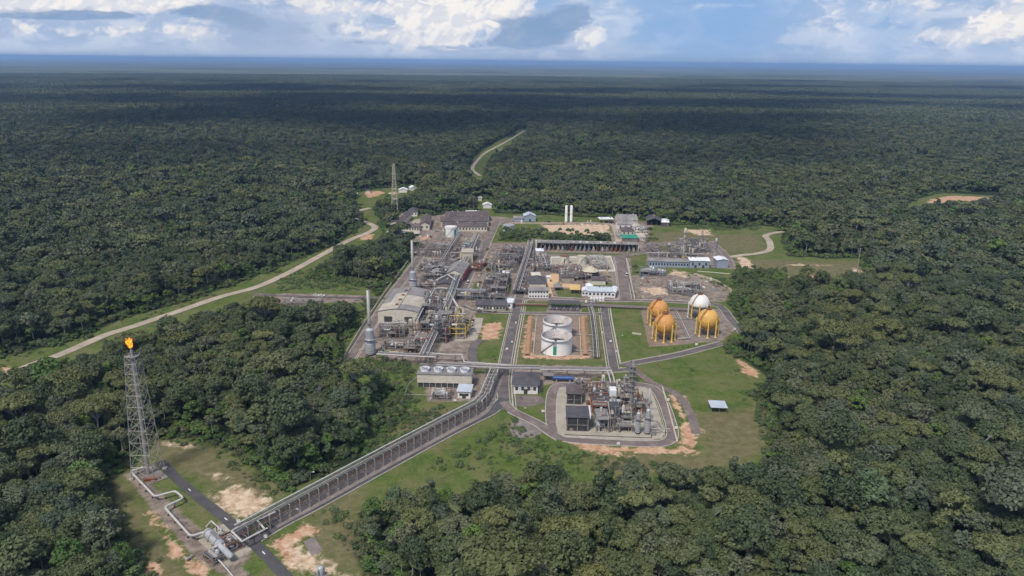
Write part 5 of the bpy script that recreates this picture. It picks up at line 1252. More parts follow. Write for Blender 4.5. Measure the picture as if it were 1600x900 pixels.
loop_line('white pipe loop bridging the flare road to the drum', [(430, 800), (402, 813), (414, 827), (378, 846), (362, 830), (374, 822), (398, 812)], 4.2, .4, 'pipe_w', 8)
loop_line('short white pipe crossing at the drum end', [(331, 857), (348, 849), (352, 853)], 3.4, .5, 'pipe_w', 5)
loop_line('small white loop behind the drum', [(322, 823), (330, 814), (346, 828), (340, 838)], 3.0, .3, 'pipe_w', 6)
loop_line('pipe leaving the drum end toward the lower left', [(326, 862), (345, 878), (362, 898), (372, 912)], 1.2, .3, 'pipe_w', 6)
loop_line('fire pipe running along the left of the flare road', [(300, 868), (292, 874), (288, 870)], 1.0, .5, 'pipe', 4)
# knock-out drum
a = PX(322, 838); b = PX(364, 881); L = (b-a).length; rt = empty('knockout_drum', a, math.atan2((b-a).y, (b-a).x), 'big grey horizontal drum lying on saddles near the flare road', 'drum')
MB().drum((2.5, 0, 3.0), (L*.58, 0, 3.0), 2.0, 20).build('shell', M['tank_g'], rt, True); MB().drum((L*.6, 0, 2.6), (L-1.2, 0, 2.6), 1.3, 18).build('boot', M['tank_g'], rt, True)
for x in (4, L*.35, L*.52, L*.8): MB().box(x-.4, -1.4, 0, x+.4, 1.4, 1.6).build('saddle', M['concrete'], rt)
for x in (3.4, L*.3, L*.5): MB().lathe([(0, 0)], 3); MB().tube((x, 0, 3), (x+.5, 0, 3), 2.12, n=20).build('band', M['steel'], rt)
MB().box(L*.25, -.6, 5.0, L*.5, .6, 5.15).tube((L*.25, -.6, 6.1), (L*.5, -.6, 6.1), .05).tube((L*.25, .6, 6.1), (L*.5, .6, 6.1), .05).build('catwalk', M['steel'], rt)
module('pump_skid', 'pump skid with pipes at the front of the flare drum', (318, 872), (334, 884), 5, 2.4, 61, 'skid', drums=1, dens=2.4, pm=['pipe', 'pipe_d', 'rust'], decks=False)
MBp = PX(232, 752); rt = empty('rust_equipment', MBp, 0, 'rusty red manifold at the foot of the flare tower', 'manifold')
MB().drum((-2, 0, 1.2), (3, .4, 1.2), .7, 9).build('body', M['rust'], rt); MB().box(-2, -1, 0, 3, 1, .4).build('base', M['rust'], rt); MB().path([(3, .4, 1.2), (4.5, 2, 1.2), (4.5, 2, .2)], .2).build('pipe', M['rust'], rt)

# bund walls
def wall_run(name, label, pts, h, t, m, cat='wall', closed=False):
    P = [PX(*p) for p in pts]; o0 = P[0].copy(); P = [p-o0 for p in P]
    if closed: P.append(P[0].copy())
    rt = MB(); l = offs(P, t/2); r = offs(P, -t/2)
    for i in range(len(P)-1):
        B = len(rt.v)
        for q in (r[i], r[i+1], l[i+1], l[i]): rt.v.append((q.x, q.y, 0))
        for q in (r[i], r[i+1], l[i+1], l[i]): rt.v.append((q.x, q.y, h))
        rt.f += [(B+4, B+5, B+6, B+7), (B, B+1, B+5, B+4), (B+1, B+2, B+6, B+5), (B+2, B+3, B+7, B+6), (B+3, B, B+4, B+7)]
    o = rt.build(name, M[m]); o.location = o0; tag(o, label, cat)
wall_run('bund_wall', 'white bund wall around the two white process tanks', [(861, 403), (954, 402), (961, 424), (861, 423)], 1.3, .8, 'white', closed=True)
wall_run('perimeter_wall', 'low pale wall along the left perimeter road', [(536, 562), (567, 510), (602, 458), (630, 420), (645, 400), (658, 384)], 2.2, .35, 'beige')
wall_run('perimeter_wall', 'low concrete wall behind the spheres and valve station', [(1085, 429), (1120, 440), (1143, 455), (1140, 462)], 1.6, .5, 'beige')
wall_run('pipe_cover', 'low pale channel cover along the upper right field', [(1090, 424), (1140, 428)], .4, .8, 'cream', 'channel')
wall_run('unit_kerb', 'dark drain kerb round the new unit pad', [(882, 680), (1018, 685), (1003, 612)], .45, .4, 'steel_d', 'kerb')
wall_run('basin_wall', 'long low earth-coloured wall of the tank basin on the left', [(838, 498), (833, 556), (908, 557), (905, 497)], .7, .5, 'beige', 'wall')
wall_run('drain_channel', 'orange-edged drain channel beside the ring road', [(1035, 605), (1045, 640), (1058, 690)], .35, .7, 'beige', 'channel')
# earth berms left and right of the tanks
def berm(label, pts, w, h):
    P = [PX(*p) for p in pts]; o0 = P[0].copy(); P = [p-o0 for p in P]; b = MB(); n = 24
    C = [P[0].lerp(P[1], i/n) for i in range(n+1)]; prof = [(-1, 0), (-.45, .85), (0, 1), (.45, .85), (1, 0)]
    t = (P[1]-P[0]).normalized(); nn = Vector((-t.y, t.x, 0)); q = random.Random(4)
    for c in C:
        for u, v in prof: p = c+nn*(u*w/2+q.uniform(-.2, .2)); b.v.append((p.x, p.y, h*v*(1+q.uniform(-.08, .08))))
    for i in range(n):
        for k in range(4): a = i*5+k; b.f.append((a, a+5, a+6, a+1))
    m = mat('berm_earth', (.40, .22, .13), .95, var=.3, scale=.25, dirt=(.16, .17, .06), dirt_amt=.8)
    o = b.build('earth_berm', m); o.location = o0; tag(o, label, 'berm')
berm('long earth berm left of the white tanks', [(824, 556), (829, 495)], 4.0, 1.3)
berm('long earth berm right of the white tanks', [(915, 556), (911, 495)], 4.0, 1.3)

# vehicles
def car(label, px, py, rz, m, van=False, group='parked vehicles around the plant', cat='car'):
    rt = empty('parked_car', PX(px, py)+Vector((0, 0, .12)), rz, label, cat, group); L = 2.3 if not van else 2.6; H = .95 if not van else 1.9
    b = MB(); b.v = [(-L,-.9,.35),(L,-.9,.35),(L,.9,.35),(-L,.9,.35),(-L,-.88,.95),(L,-.85,.85),(L,.85,.85),(-L,.88,.95)]; b.f = [(0,3,2,1),(4,5,6,7),(0,1,5,4),(1,2,6,5),(2,3,7,6),(3,0,4,7)]; b.build('body', M[m], rt)
    b = MB(); x0, x1 = (-1.9, 1.0) if not van else (-2.5, 1.7); z = .9; b.v = [(x0,-.82,z),(x1,-.82,z),(x1,.82,z),(x0,.82,z),(x0+.3,-.7,z+H-.35),(x1-.6,-.7,z+H-.35),(x1-.6,.7,z+H-.35),(x0+.3,.7,z+H-.35)]; b.f = [(2,3,7,6),(0,1,5,4),(1,2,6,5),(3,0,4,7)]; b.build('window', M['glass'], rt)
    MB().box(x0+.3, -.7, z+H-.352, x1-.6, .7, z+H-.28).build('roof', M[m], rt)
    for x in (-L*.62, L*.62):
        for y in (-.9, .7): MB().tube((x, y, .35), (x, y+.2, .35), .35, n=10).build('wheel', M['tyre'], rt)
for c in (('white pickup, left of two on the side road at the trees', 494, 462.5, 0, 'white'), ('white car, right of two on the side road', 503, 463, .1, 'white'), ('white van parked beside the red-walled hall', 731.5, 443, 1.3, 'white', True),
          ('white car parked at the front of the courtyard offices', 645, 363.5, 0, 'white'), ('grey car parked by the workshops', 683, 362, .2, 'tank_g'), ('white car parked by the north shelter', 928, 350, .3, 'white'), ('dark car parked left of the twin silos', 858, 347.5, .1, 'steel_d'),
          ('white truck on the wide yard road', 979, 431, 1.5, 'white', True), ('blue truck parked beside the pale blue-grey group', 1002.5, 433, 1.5, 'blue', True), ('white pickup on the north road', 744, 380, .2, 'white'), ('white car between shelter and workshops', 634, 364.5, 0, 'white')): car(*c)
# teal canopy, white signs
BD('canopy', 'small teal canopy in the north slab yard', (725, 387), (732, 387), 6, 3.4, 'mono', 'steel', 'teal', open_front=True, cat='canopy', rise=.6)
def sign(label, px, py, w=1.6, h=1.4, z=.8):
    rt = empty('sign_board', PX(px, py), 0, label, 'sign', 'small white marker boards'); MB().box(-w/2, -.05, z, w/2, .05, z+h).build('board', M['white'], rt)
    for x in (-w*.4, w*.4): MB().box(x-.05, .06, 0, x+.05, .12, z+h*.8).build('post', M['steel'], rt)
for s in (('small white marker board on the front edge of the ring road', 966, 697), ('small white marker board by the pump house pad', 711, 629), ('small white marker board left of the new pad road', 848.5, 646), ('small white board at the right edge of the ring road', 1043.5, 628), ('small white board at the lower right ring road corner', 1056, 672),
          ('white board at the flare road junction', 373, 819), ('white board at the lower bend of the flare road', 415, 843), ('white board near the sphere road fence', 1088, 541), ('white board left of the main road beside the grass', 792, 548), ('white board beside the east road', 954, 536), ('white board at the right side road', 1148, 517)): sign(*s)
# fire monitors: small white cabinets along the kerbs of the main roads
for k, (px, py, s) in enumerate([(806, 505, 'upper part of the main road'), (800, 535, 'middle of the main road'), (941, 520, 'left side of the east road'), (963, 549, 'right side of the east road')]):
    rt = empty('hydrant_box', PX(px, py), ANG, 'white hydrant cabinet on the '+s, 'hydrant box', 'white hydrant cabinets'); MB().box(-.6, -.4, 0, .6, .4, 1.3).build('cabinet', M['white'], rt); MB().box(-.65, -.45, 1.3, .65, .45, 1.4).build('lid', M['red'], rt)

# loose yard equipment: crates, skids, cable drums and small tanks standing about
def crate(px, py, kind, m, label, group, rz):
    rt = empty({'box': 'equipment_box', 'drum': 'cable_drum', 'tank': 'small_tank', 'stack': 'pipe_stack'}[kind], PX(px, py), rz, label, {'box': 'equipment box', 'drum': 'cable drum', 'tank': 'small tank', 'stack': 'pipe stack'}[kind], group)
    if kind == 'box': MB().box(-1.5, -.9, .25, 1.5, .9, 2.1).build('body', M[m], rt); MB().box(-1.6, -1.0, 2.1, 1.6, 1.0, 2.22).build('lid', M['steel'], rt); MB().box(-1.5, -.7, 0, 1.5, .7, .25).build('skid', M['steel_d'], rt)
    elif kind == 'drum': MB().tube((0, -.5, 1), (0, .5, 1), .5, n=12).build('core', M[m], rt); MB().tube((0, -.65, 1), (0, -.5, 1), 1.0, n=14).build('flange', M['beige'], rt); MB().tube((0, .5, 1), (0, .65, 1), 1.0, n=14).build('flange', M['beige'], rt)
    elif kind == 'tank': MB().lathe([(1.0, 0), (1.0, 2.3), (.6, 2.8), (.05, 2.9)], 12).build('shell', M[m], rt); MB().path([(1, 0, .6), (2, 0, .6), (2, 0, 0)], .12).build('pipe', M['steel'], rt)
    else:
        for k in range(5): MB().tube((-3, -.8+k*.4, .25+.2*(k % 2)), (3, -.8+k*.4, .25+.2*(k % 2)), .18, n=6).build('pipe', M[m], rt)
qc = random.Random(77)
YD = [('in the left process yard', [(600, 530), (640, 545), (600, 540), (742, 500)], (592, 672, 520, 552), 14), ('in the upper left yard near the warehouses', None, (640, 745, 366, 396), 26), ('in the middle process yard', None, (745, 800, 395, 462), 22), ('in the yard around the white bund', None, (842, 960, 424, 446), 14),
      ('on the light slab right of the yellow structure', None, (712, 748, 500, 530), 7), ('on the bare ground behind the spheres', None, (1000, 1120, 435, 468), 12), ('in the workshop cluster yard', None, (964, 1010, 360, 380), 8), ('along the north yard', None, (800, 955, 346, 351), 16), ('on the new unit pad', None, (874, 1024, 610, 684), 12), ('in the pump floor behind the tanks', None, (856, 908, 488, 492), 6), ('in the far right unit', None, (1014, 1120, 382, 412), 12)]
for wh, _, (x0, x1, y0, y1), n in YD:
    for k in range(n):
        px, py = qc.uniform(x0, x1), qc.uniform(y0, y1); g = PX(px, py)
        if near_road(np.array([g.x, g.y]), -1, 1.5): continue
        kd = qc.choice(['box', 'box', 'tank', 'drum', 'stack']); m, w_ = qc.choice([('white', 'white'), ('beige', 'beige'), ('rust', 'rusty'), ('bluesteel', 'blue-grey'), ('pipe', 'grey'), ('yellow', 'yellow'), ('cream', 'cream')])
        if kd == 'drum': lb, gp = 'wooden-flanged cable drum '+wh, 'cable drums '+wh
        else: nm = {'box': 'equipment box', 'tank': 'upright small tank', 'stack': 'stack of pipes'}[kd]; lb, gp = '%s %s %s' % (w_, nm, wh), '%s %ss %s' % (w_, nm, wh)
        crate(px, py, kd, m, lb, gp, ANG+qc.choice([0, math.pi/2]))

# ---------------------------------------------------------------- trees
def leaf_soup(clumps, nper, size, q, flat=.8, base=None):
    V_ = []; F_ = []
    for (c, r) in clumps:
        n = int(nper*(r/1.9)**2)+5
        for _ in range(n):
            u = q.uniform(-.45, 1); t = q.uniform(0, 6.283); s = math.sqrt(max(0, 1-u*u)); d = Vector((s*math.cos(t), s*math.sin(t), u))
            p = Vector(c)+Vector((d.x*r, d.y*r, d.z*r*flat))*q.uniform(.72, 1.06)
            nrm = (d+Vector((q.gauss(0, .45), q.gauss(0, .45), q.gauss(0, .45)+.25))).normalized()
            a = nrm.orthogonal().normalized(); b = nrm.cross(a); ang = q.uniform(0, 6.28); a2 = a*math.cos(ang)+b*math.sin(ang); b2 = nrm.cross(a2)
            sz = size*q.uniform(.6, 1.3); i = len(V_)
            V_ += [tuple(p-a2*sz*.5-b2*sz*.35), tuple(p+a2*sz*.5-b2*sz*.3), tuple(p+a2*sz*.42+b2*sz*.4), tuple(p-a2*sz*.4+b2*sz*.35)]; F_.append((i, i+1, i+2, i+3))
    return V_, F_
def crown_clumps(q, Rr, zc, zr, n, style):
    cl = []
    for k in range(n):
        t = q.uniform(0, 6.283); u = q.random()
        if style == 'dome': e = math.asin(min(1, u**.8)); rr = Rr*math.cos(e)*q.uniform(.55, .82); z = zc+zr*math.sin(e)*q.uniform(.65, .95); r = Rr*q.uniform(.20, .36)
        elif style == 'bush': rr = Rr*math.sqrt(u)*.8; z = zc+zr*q.uniform(-.3, .55)*(1-.5*rr/Rr); r = Rr*q.uniform(.26, .42)
        elif style == 'umbrella': rr = Rr*math.sqrt(u)*.85; z = zc+zr*(1-.6*(rr/Rr)**2)*q.uniform(.7, .95); r = Rr*q.uniform(.18, .3)
        elif style == 'tall': zz = u; rr = Rr*q.uniform(.15, .65)*(1-.5*abs(zz-.4)); z = zc-zr*.6+zz*zr*1.9; r = Rr*q.uniform(.28, .42)
        else: rr = Rr*q.uniform(.2, .85); z = zc+zr*q.uniform(-.2, .9)*(1-(rr/Rr)*.5); r = Rr*q.uniform(.14, .24)
        cl.append(((rr*math.cos(t), rr*math.sin(t), z), r))
    return cl
def mk_mesh(name, V_, F_, m):
    me = bpy.data.meshes.new(name); me.from_pydata(V_, [], F_); me.materials.append(m); return me
KINDS = [  # style, radius, crown centre height, crown half height, clumps, material, words, weight
 ('dome', 5.2, 9.0, 5.0, 26, L_MID, 'mid green round-crowned', .20), ('dome', 6.2, 10.5, 5.6, 34, L_DARK, 'dark green broad-crowned', .19), ('umbrella', 6.8, 13, 3.6, 40, L_OLIVE, 'olive flat-topped', .09),
 ('tall', 3.8, 10, 5.6, 22, L_DARK, 'dark green narrow-crowned', .14), ('sparse', 5.4, 12, 5.2, 34, L_PALE, 'grey-green thin-crowned', .11), ('dome', 4.2, 8, 4.6, 20, L_OLIVE, 'small olive', .12),
 ('dome', 4.6, 8.5, 4.8, 24, L_BRIGHT, 'bright green', .09), ('umbrella', 5.4, 10.5, 4.0, 30, L_MID, 'mid green spreading', .12), ('bush', 3.4, 1.8, 3.6, 15, L_BRIGHT, 'low bright green bushy', 0.), ('bush', 3.8, 2.0, 4.4, 17, L_MID, 'low mid green bushy', 0.)]
PROTO = []
for k, (st, Rr, zc, zr, n, m, words, wt) in enumerate(KINDS):
    q = random.Random(100+k); cl = crown_clumps(q, Rr, zc, zr, n, st)
    V_, F_ = leaf_soup(cl, 95 if st != 'sparse' else 80, .66, q); me = mk_mesh('tree_crown', V_, F_, m)
    V2, F2 = leaf_soup(cl, 20, 1.45, q); me2 = mk_mesh('tree_crown', V2, F2, m)
    b = MB(); tr = .32 if st != 'tall' else .25
    b.tube((0, 0, 0), (.2, .1, zc*.55), tr, tr*.75, 6); b.tube((.2, .1, zc*.55), (0, .1, zc+zr*.2), tr*.75, tr*.3, 6)
    for c, r in cl[:8]: b.tube((.15, .1, zc*.6), Vector(c)*.97, tr*.4, .06, 5)
    if st in ('sparse', 'umbrella'):      # pale limbs show through thin crowns
        lb = MB(); lb.tube((.2, .1, zc*.2), (0, .1, zc+zr*.1), tr*1.1, tr*.6, 5)
        for c, r in cl[::3]: lb.tube((.15, .1, zc*.7), Vector(c)*1.0+Vector((0, 0, r*.55)), tr*.5, .07, 4)
        for mm in (me, me2):
            v0 = [tuple(v.co) for v in mm.vertices]; f0 = [tuple(p.vertices) for p in mm.polygons]; n0 = len(v0); mm.clear_geometry()
            mm.from_pydata(v0+lb.v, [], f0+[tuple(i+n0 for i in f) for f in lb.f]); mm.materials.append(M['deadwood']); mm.polygons.foreach_set('material_index', [0]*len(f0)+[1]*len(lb.f)); mm.update()
    tm = bpy.data.meshes.new('trunk'); tm.from_pydata(b.v, [], b.f); tm.materials.append(M['bark'])
    PROTO.append((me, me2, tm))
W8 = np.array([k[-1] for k in KINDS]); W8 = W8/W8.sum()

def frustum(P, pad=1.06):
    x, y = P[:, 0], P[:, 1]; zc = y*math.cos(PITCH)+(CAMH-14)*math.sin(PITCH); v = (y*math.sin(PITCH)-(CAMH-14)*math.cos(PITCH))/zc
    v2 = (y*math.sin(PITCH)-(CAMH-30)*math.cos(PITCH))/zc
    return (np.abs(x/zc) < 800/FPX*pad+10/zc) & (v2 > -450/FPX*1.04)
def jgrid(x0, x1, y0, y1, s, jit=.42):
    X = np.arange(x0, x1, s); Y = np.arange(y0, y1, s*.88); gx, gy = np.meshgrid(X, Y); gx = gx+(np.arange(len(Y)) % 2)[:, None]*s/2
    P = np.stack([gx.ravel(), gy.ravel()], 1); P = P+rng.uniform(-jit, jit, P.shape)*s; return P
allrd = [np.array([(p.x, p.y) for p in r['c']]) for r in ROADS]
def road_dist(P):
    d = np.full(len(P), 1e9)
    for a, r in zip(allrd, ROADS):
        lo, hi = a.min(0)-20, a.max(0)+20; k = np.where((P > lo).all(1) & (P < hi).all(1))[0]
        for i in range(len(a)-1):
            ab = a[i+1]-a[i]; t = np.clip(((P[k]-a[i])@ab)/max(1e-9, ab@ab), 0, 1); d[k] = np.minimum(d[k], np.hypot(*(P[k]-a[i]-t[:, None]*ab).T)-r['w']/2)
    return d
def forest_points():
    P = jgrid(-2400, 2400, 205, 3100, 5.8)
    P = P[frustum(P)]; P = P[np.hypot(P[:, 0], P[:, 1]) < 3100]
    wob = lambda Q: 3.2*np.sin(Q[:, 0]*.083+1)*np.cos(Q[:, 1]*.097)+2.2*np.sin(Q[:, 0]*.21+Q[:, 1]*.17)
    d = union(P, CLEARP, 60)+wob(P)
    near = np.hypot(P[:, 0], P[:, 1]) < 1300
    k = d < np.where(np.hypot(P[:, 0], P[:, 1]) < 900, -5.5, -3.0); P, d = P[k], d[k]
    s = rng.normal(.84, .2, len(P)).clip(.45, 1.5)
    s *= np.clip(.6+(-d)/26, .6, 1.0)                   # lower growth along the clearings
    big = rng.random(len(P)) < .05; s[big] *= 1.45
    kind = rng.choice(len(KINDS), len(P), p=W8)
    edge = (-d < 12); kind[edge & (rng.random(len(P)) < .3)] = 6
    B = jgrid(-700, 700, 205, 1500, 4.6); B = B[frustum(B)]; db = union(B, CLEARP, 60)+wob(B); k = (db < 1.0) & (db > -11); B, db = B[k], db[k]
    P = np.concatenate([P, B]); s = np.concatenate([s, rng.uniform(.45, 1.15, len(B))*np.clip(.6+(-db)/14, .5, 1.1)]); kind = np.concatenate([kind, rng.choice([8, 8, 9], len(B))]); d = np.concatenate([d, db])
    return P, s, kind, -d
FP, FS, FK, FD = forest_points()
# planted islands inside the compound
for pts, sc in TREEISLE:
    pg = poly(pts); lo, hi = pg.min(0), pg.max(0); s_ = max(3.6, 9*sc); Q = jgrid(lo[0], hi[0], lo[1], hi[1], s_); Q = Q[signed(Q, pg) > 0]
    Q = Q[road_dist(Q) > 3.5]
    FP = np.concatenate([FP, Q]); FS = np.concatenate([FS, np.full(len(Q), sc*1.15)*rng.uniform(.8, 1.25, len(Q))]); FK = np.concatenate([FK, rng.choice([8, 8, 6, 9, 0], len(Q))]); FD = np.concatenate([FD, np.full(len(Q), 20.)])
ok = road_dist(FP) > 3.0*FS+.5; FP, FS, FK, FD = FP[ok], FS[ok], FK[ok], FD[ok]
dist = np.hypot(FP[:, 0], FP[:, 1]); order = np.argsort(dist-FS*30+np.where(frustum(FP, .98), 0, 400)); FP, FS, FK, FD, dist = FP[order], FS[order], FK[order], FD[order], dist[order]
N_IND = 300
def region(x, y):
    if x < -175: return 'in the forest left of the flare tower clearing'
    if x < -20: return 'in the forest between the flare clearing and the pipe road' if y > 300 else 'at the bottom of the picture beside the pipe road'
    if x < 110: return 'in the foreground forest below the new unit pad'
    return 'in the forest on the lower right'
used = {}
for i in range(N_IND):
    k = int(FK[i]); x, y = FP[i]; words = KINDS[k][6]; rg = region(x, y)
    rt = empty('broadleaf_tree', (x, y, 0), rng.uniform(0, 6.28), '%s tree %s' % (words, rg), 'tree', '%s trees %s' % (words, rg)); s = float(FS[i]); rt.scale = (s*rng.uniform(.9, 1.12), s*rng.uniform(.9, 1.12), s)
    for nm, me in (('crown', PROTO[k][0]), ('trunk', PROTO[k][2])):
        o = bpy.data.objects.new(nm, me); col.objects.link(o); o.parent = rt
        if nm == 'crown' and k not in used: used[k] = o

def scatter(name, P, S, K, Z, protos, kind='stuff'):
    """one object whose geometry nodes set a copy of one of `protos` on every point"""
    me = bpy.data.meshes.new(name); n = len(P); co = np.zeros((n, 3), np.float32); co[:, :2] = P; co[:, 2] = Z
    me.vertices.add(n); me.vertices.foreach_set('co', co.ravel())
    for nm, t, v in (('s', 'FLOAT', S), ('r', 'FLOAT', rng.uniform(0, 6.283, n)), ('k', 'INT', K), ('w', 'FLOAT', rng.uniform(.88, 1.15, n))):
        a = me.attributes.new(nm, t, 'POINT'); a.data.foreach_set('value', np.asarray(v, np.int32 if t == 'INT' else np.float32))
    o = bpy.data.objects.new(name, me); col.objects.link(o); tag(o, kind=kind)
    g = bpy.data.node_groups.new(name, 'GeometryNodeTree'); g.interface.new_socket('Geometry', in_out='INPUT', socket_type='NodeSocketGeometry'); g.interface.new_socket('Geometry', in_out='OUTPUT', socket_type='NodeSocketGeometry')
    nd, lk = g.nodes, g.links; gi, go = nd.new('NodeGroupInput'), nd.new('NodeGroupOutput'); mp = nd.new('GeometryNodeMeshToPoints'); lk.new(gi.outputs[0], mp.inputs[0])
    j = nd.new('GeometryNodeGeometryToInstance')
    for ob in reversed(protos):
        oi = nd.new('GeometryNodeObjectInfo'); oi.inputs[0].default_value = ob; oi.transform_space = 'ORIGINAL'
        g2 = nd.new('GeometryNodeGeometryToInstance'); lk.new(oi.outputs['Geometry'], g2.inputs[0])
        jn = nd.new('GeometryNodeGroup') if False else None
        lk.new(g2.outputs[0], _join(nd, g).inputs[0])
    J = _join(nd, g)
    ip = nd.new('GeometryNodeInstanceOnPoints'); lk.new(mp.outputs[0], ip.inputs['Points']); lk.new(J.outputs[0], ip.inputs['Instance']); ip.inputs['Pick Instance'].default_value = True
    def at(nm, t): a = nd.new('GeometryNodeInputNamedAttribute'); a.data_type = t; a.inputs[0].default_value = nm; return a.outputs[0]
    lk.new(at('k', 'INT'), ip.inputs['Instance Index'])
    cx = nd.new('ShaderNodeCombineXYZ'); lk.new(at('r', 'FLOAT'), cx.inputs[2]); lk.new(cx.outputs[0], ip.inputs['Rotation'])
    mu = nd.new('ShaderNodeMath'); mu.operation = 'MULTIPLY'; lk.new(at('s', 'FLOAT'), mu.inputs[0]); lk.new(at('w', 'FLOAT'), mu.inputs[1])
    cs = nd.new('ShaderNodeCombineXYZ'); lk.new(mu.outputs[0], cs.inputs[0]); lk.new(mu.outputs[0], cs.inputs[1]); lk.new(at('s', 'FLOAT'), cs.inputs[2]); lk.new(cs.outputs[0], ip.inputs['Scale'])
    lk.new(ip.outputs[0], go.inputs[0]); md = o.modifiers.new('scatter', 'NODES'); md.node_group = g
    nd.remove(j); return o
def _join(nd, g):
    for n in nd:
        if n.bl_idname == 'GeometryNodeJoinGeometry': return n
    return nd.new('GeometryNodeJoinGeometry')

near = np.arange(len(FP)) >= N_IND
for k in range(len(KINDS)):
    if k not in used:
        rt = empty('broadleaf_tree', (FP[N_IND+k][0], FP[N_IND+k][1], 0), 0, '%s tree in the forest' % KINDS[k][6], 'tree')
        o = bpy.data.objects.new('crown', PROTO[k][0]); col.objects.link(o); o.parent = rt; used[k] = o
a = near & (dist < 760)
fo = scatter('forest', FP[a], FS[a], FK[a], 0, [used[k] for k in range(len(KINDS))])
# distant canopies: coarser crowns; one standing specimen of each in the forest
b_ = near & (dist >= 760)
far_src = []
sel = np.where(b_)[0]
for k in range(len(KINDS)):
    i = sel[np.where(FK[sel] == k)[0][0]]; rt = empty('distant_tree', (FP[i][0], FP[i][1], 0), 0, '%s tree in the wood beyond the plant' % KINDS[k][6], 'tree', 'trees in the wood beyond the plant')
    o = bpy.data.objects.new('crown', PROTO[k][1]); col.objects.link(o); o.parent = rt; o2 = bpy.data.objects.new('trunk', PROTO[k][2]); col.objects.link(o2); o2.parent = rt; far_src.append(o); FS[i] = 1
scatter('forest_beyond', FP[b_], FS[b_], FK[b_], 0, far_src)
# far woods: patches of canopy
def patch(seed):
    q = random.Random(seed); V_, F_ = [], []
    for _ in range(60):
        x, y = q.uniform(-32, 32), q.uniform(-32, 32); r = q.uniform(3.2, 6.2); h = q.uniform(9, 17); cl = [((x, y, h-r*.5), r)]
        v, f = leaf_soup(cl, 5, 3.6, q, .75); n = len(V_); V_ += v; F_ += [tuple(i+n for i in ff) for ff in f]
    return V_, F_
P = jgrid(-7000, 7000, 2400, 9500, 44); P = P[frustum(P)]; rr = np.hypot(P[:, 0], P[:, 1]); P = P[(rr > 3060) & (rr < 9500)]
PS = []
for k, m in enumerate((L_MID, L_DARK, L_OLIVE, L_DARK, L_MID)):
    V_, F_ = patch(300+k); me = mk_mesh('canopy_patch', V_, F_, m); o = bpy.data.objects.new('canopy_patch', me); col.objects.link(o); o.location = (P[k*5][0], P[k*5][1], 0); tag(o, kind='stuff'); PS.append(o)
scatter('far_forest', P, rng.uniform(.85, 1.25, len(P)), rng.choice(5, len(P), p=[.3, .25, .12, .18, .15]), 0, PS)
# beyond that: one lumpy canopy sheet to the horizon
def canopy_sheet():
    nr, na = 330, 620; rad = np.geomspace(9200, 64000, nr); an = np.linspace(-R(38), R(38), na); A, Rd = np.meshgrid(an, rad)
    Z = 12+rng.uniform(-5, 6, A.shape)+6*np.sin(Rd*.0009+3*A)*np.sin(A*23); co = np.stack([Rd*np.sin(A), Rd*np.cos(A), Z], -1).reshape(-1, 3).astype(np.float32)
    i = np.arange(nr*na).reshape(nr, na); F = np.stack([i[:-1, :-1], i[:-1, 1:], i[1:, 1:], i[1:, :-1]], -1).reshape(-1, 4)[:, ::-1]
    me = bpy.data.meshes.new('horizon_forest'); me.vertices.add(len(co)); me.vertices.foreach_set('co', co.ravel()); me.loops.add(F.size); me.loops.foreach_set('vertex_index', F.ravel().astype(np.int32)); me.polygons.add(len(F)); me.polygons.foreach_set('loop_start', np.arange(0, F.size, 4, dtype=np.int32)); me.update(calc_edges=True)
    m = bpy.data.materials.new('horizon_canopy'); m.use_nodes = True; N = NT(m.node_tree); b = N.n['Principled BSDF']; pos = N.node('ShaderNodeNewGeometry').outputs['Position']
    n1 = N.noise(pos, .0007, 10, .8); n2 = N.noise(N.node('ShaderNodeVectorMath', {0: pos, 1: (.35, 1, 1)}, operation='MULTIPLY').outputs[0], .00035, 6, .65); c = N.mix(N.ss(n1, .38, .62), (.028, .042, .026), (.120, .132, .072)); c = N.mix(N.m('MULTIPLY', N.ss(n2, .46, .60), .6), c, (.19, .19, .11))  # light and dark patches painted in for sun and cloud shadow, plus forest variety
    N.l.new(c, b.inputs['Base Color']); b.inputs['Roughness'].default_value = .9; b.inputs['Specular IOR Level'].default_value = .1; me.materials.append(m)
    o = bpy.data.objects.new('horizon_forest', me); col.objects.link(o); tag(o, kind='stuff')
canopy_sheet()

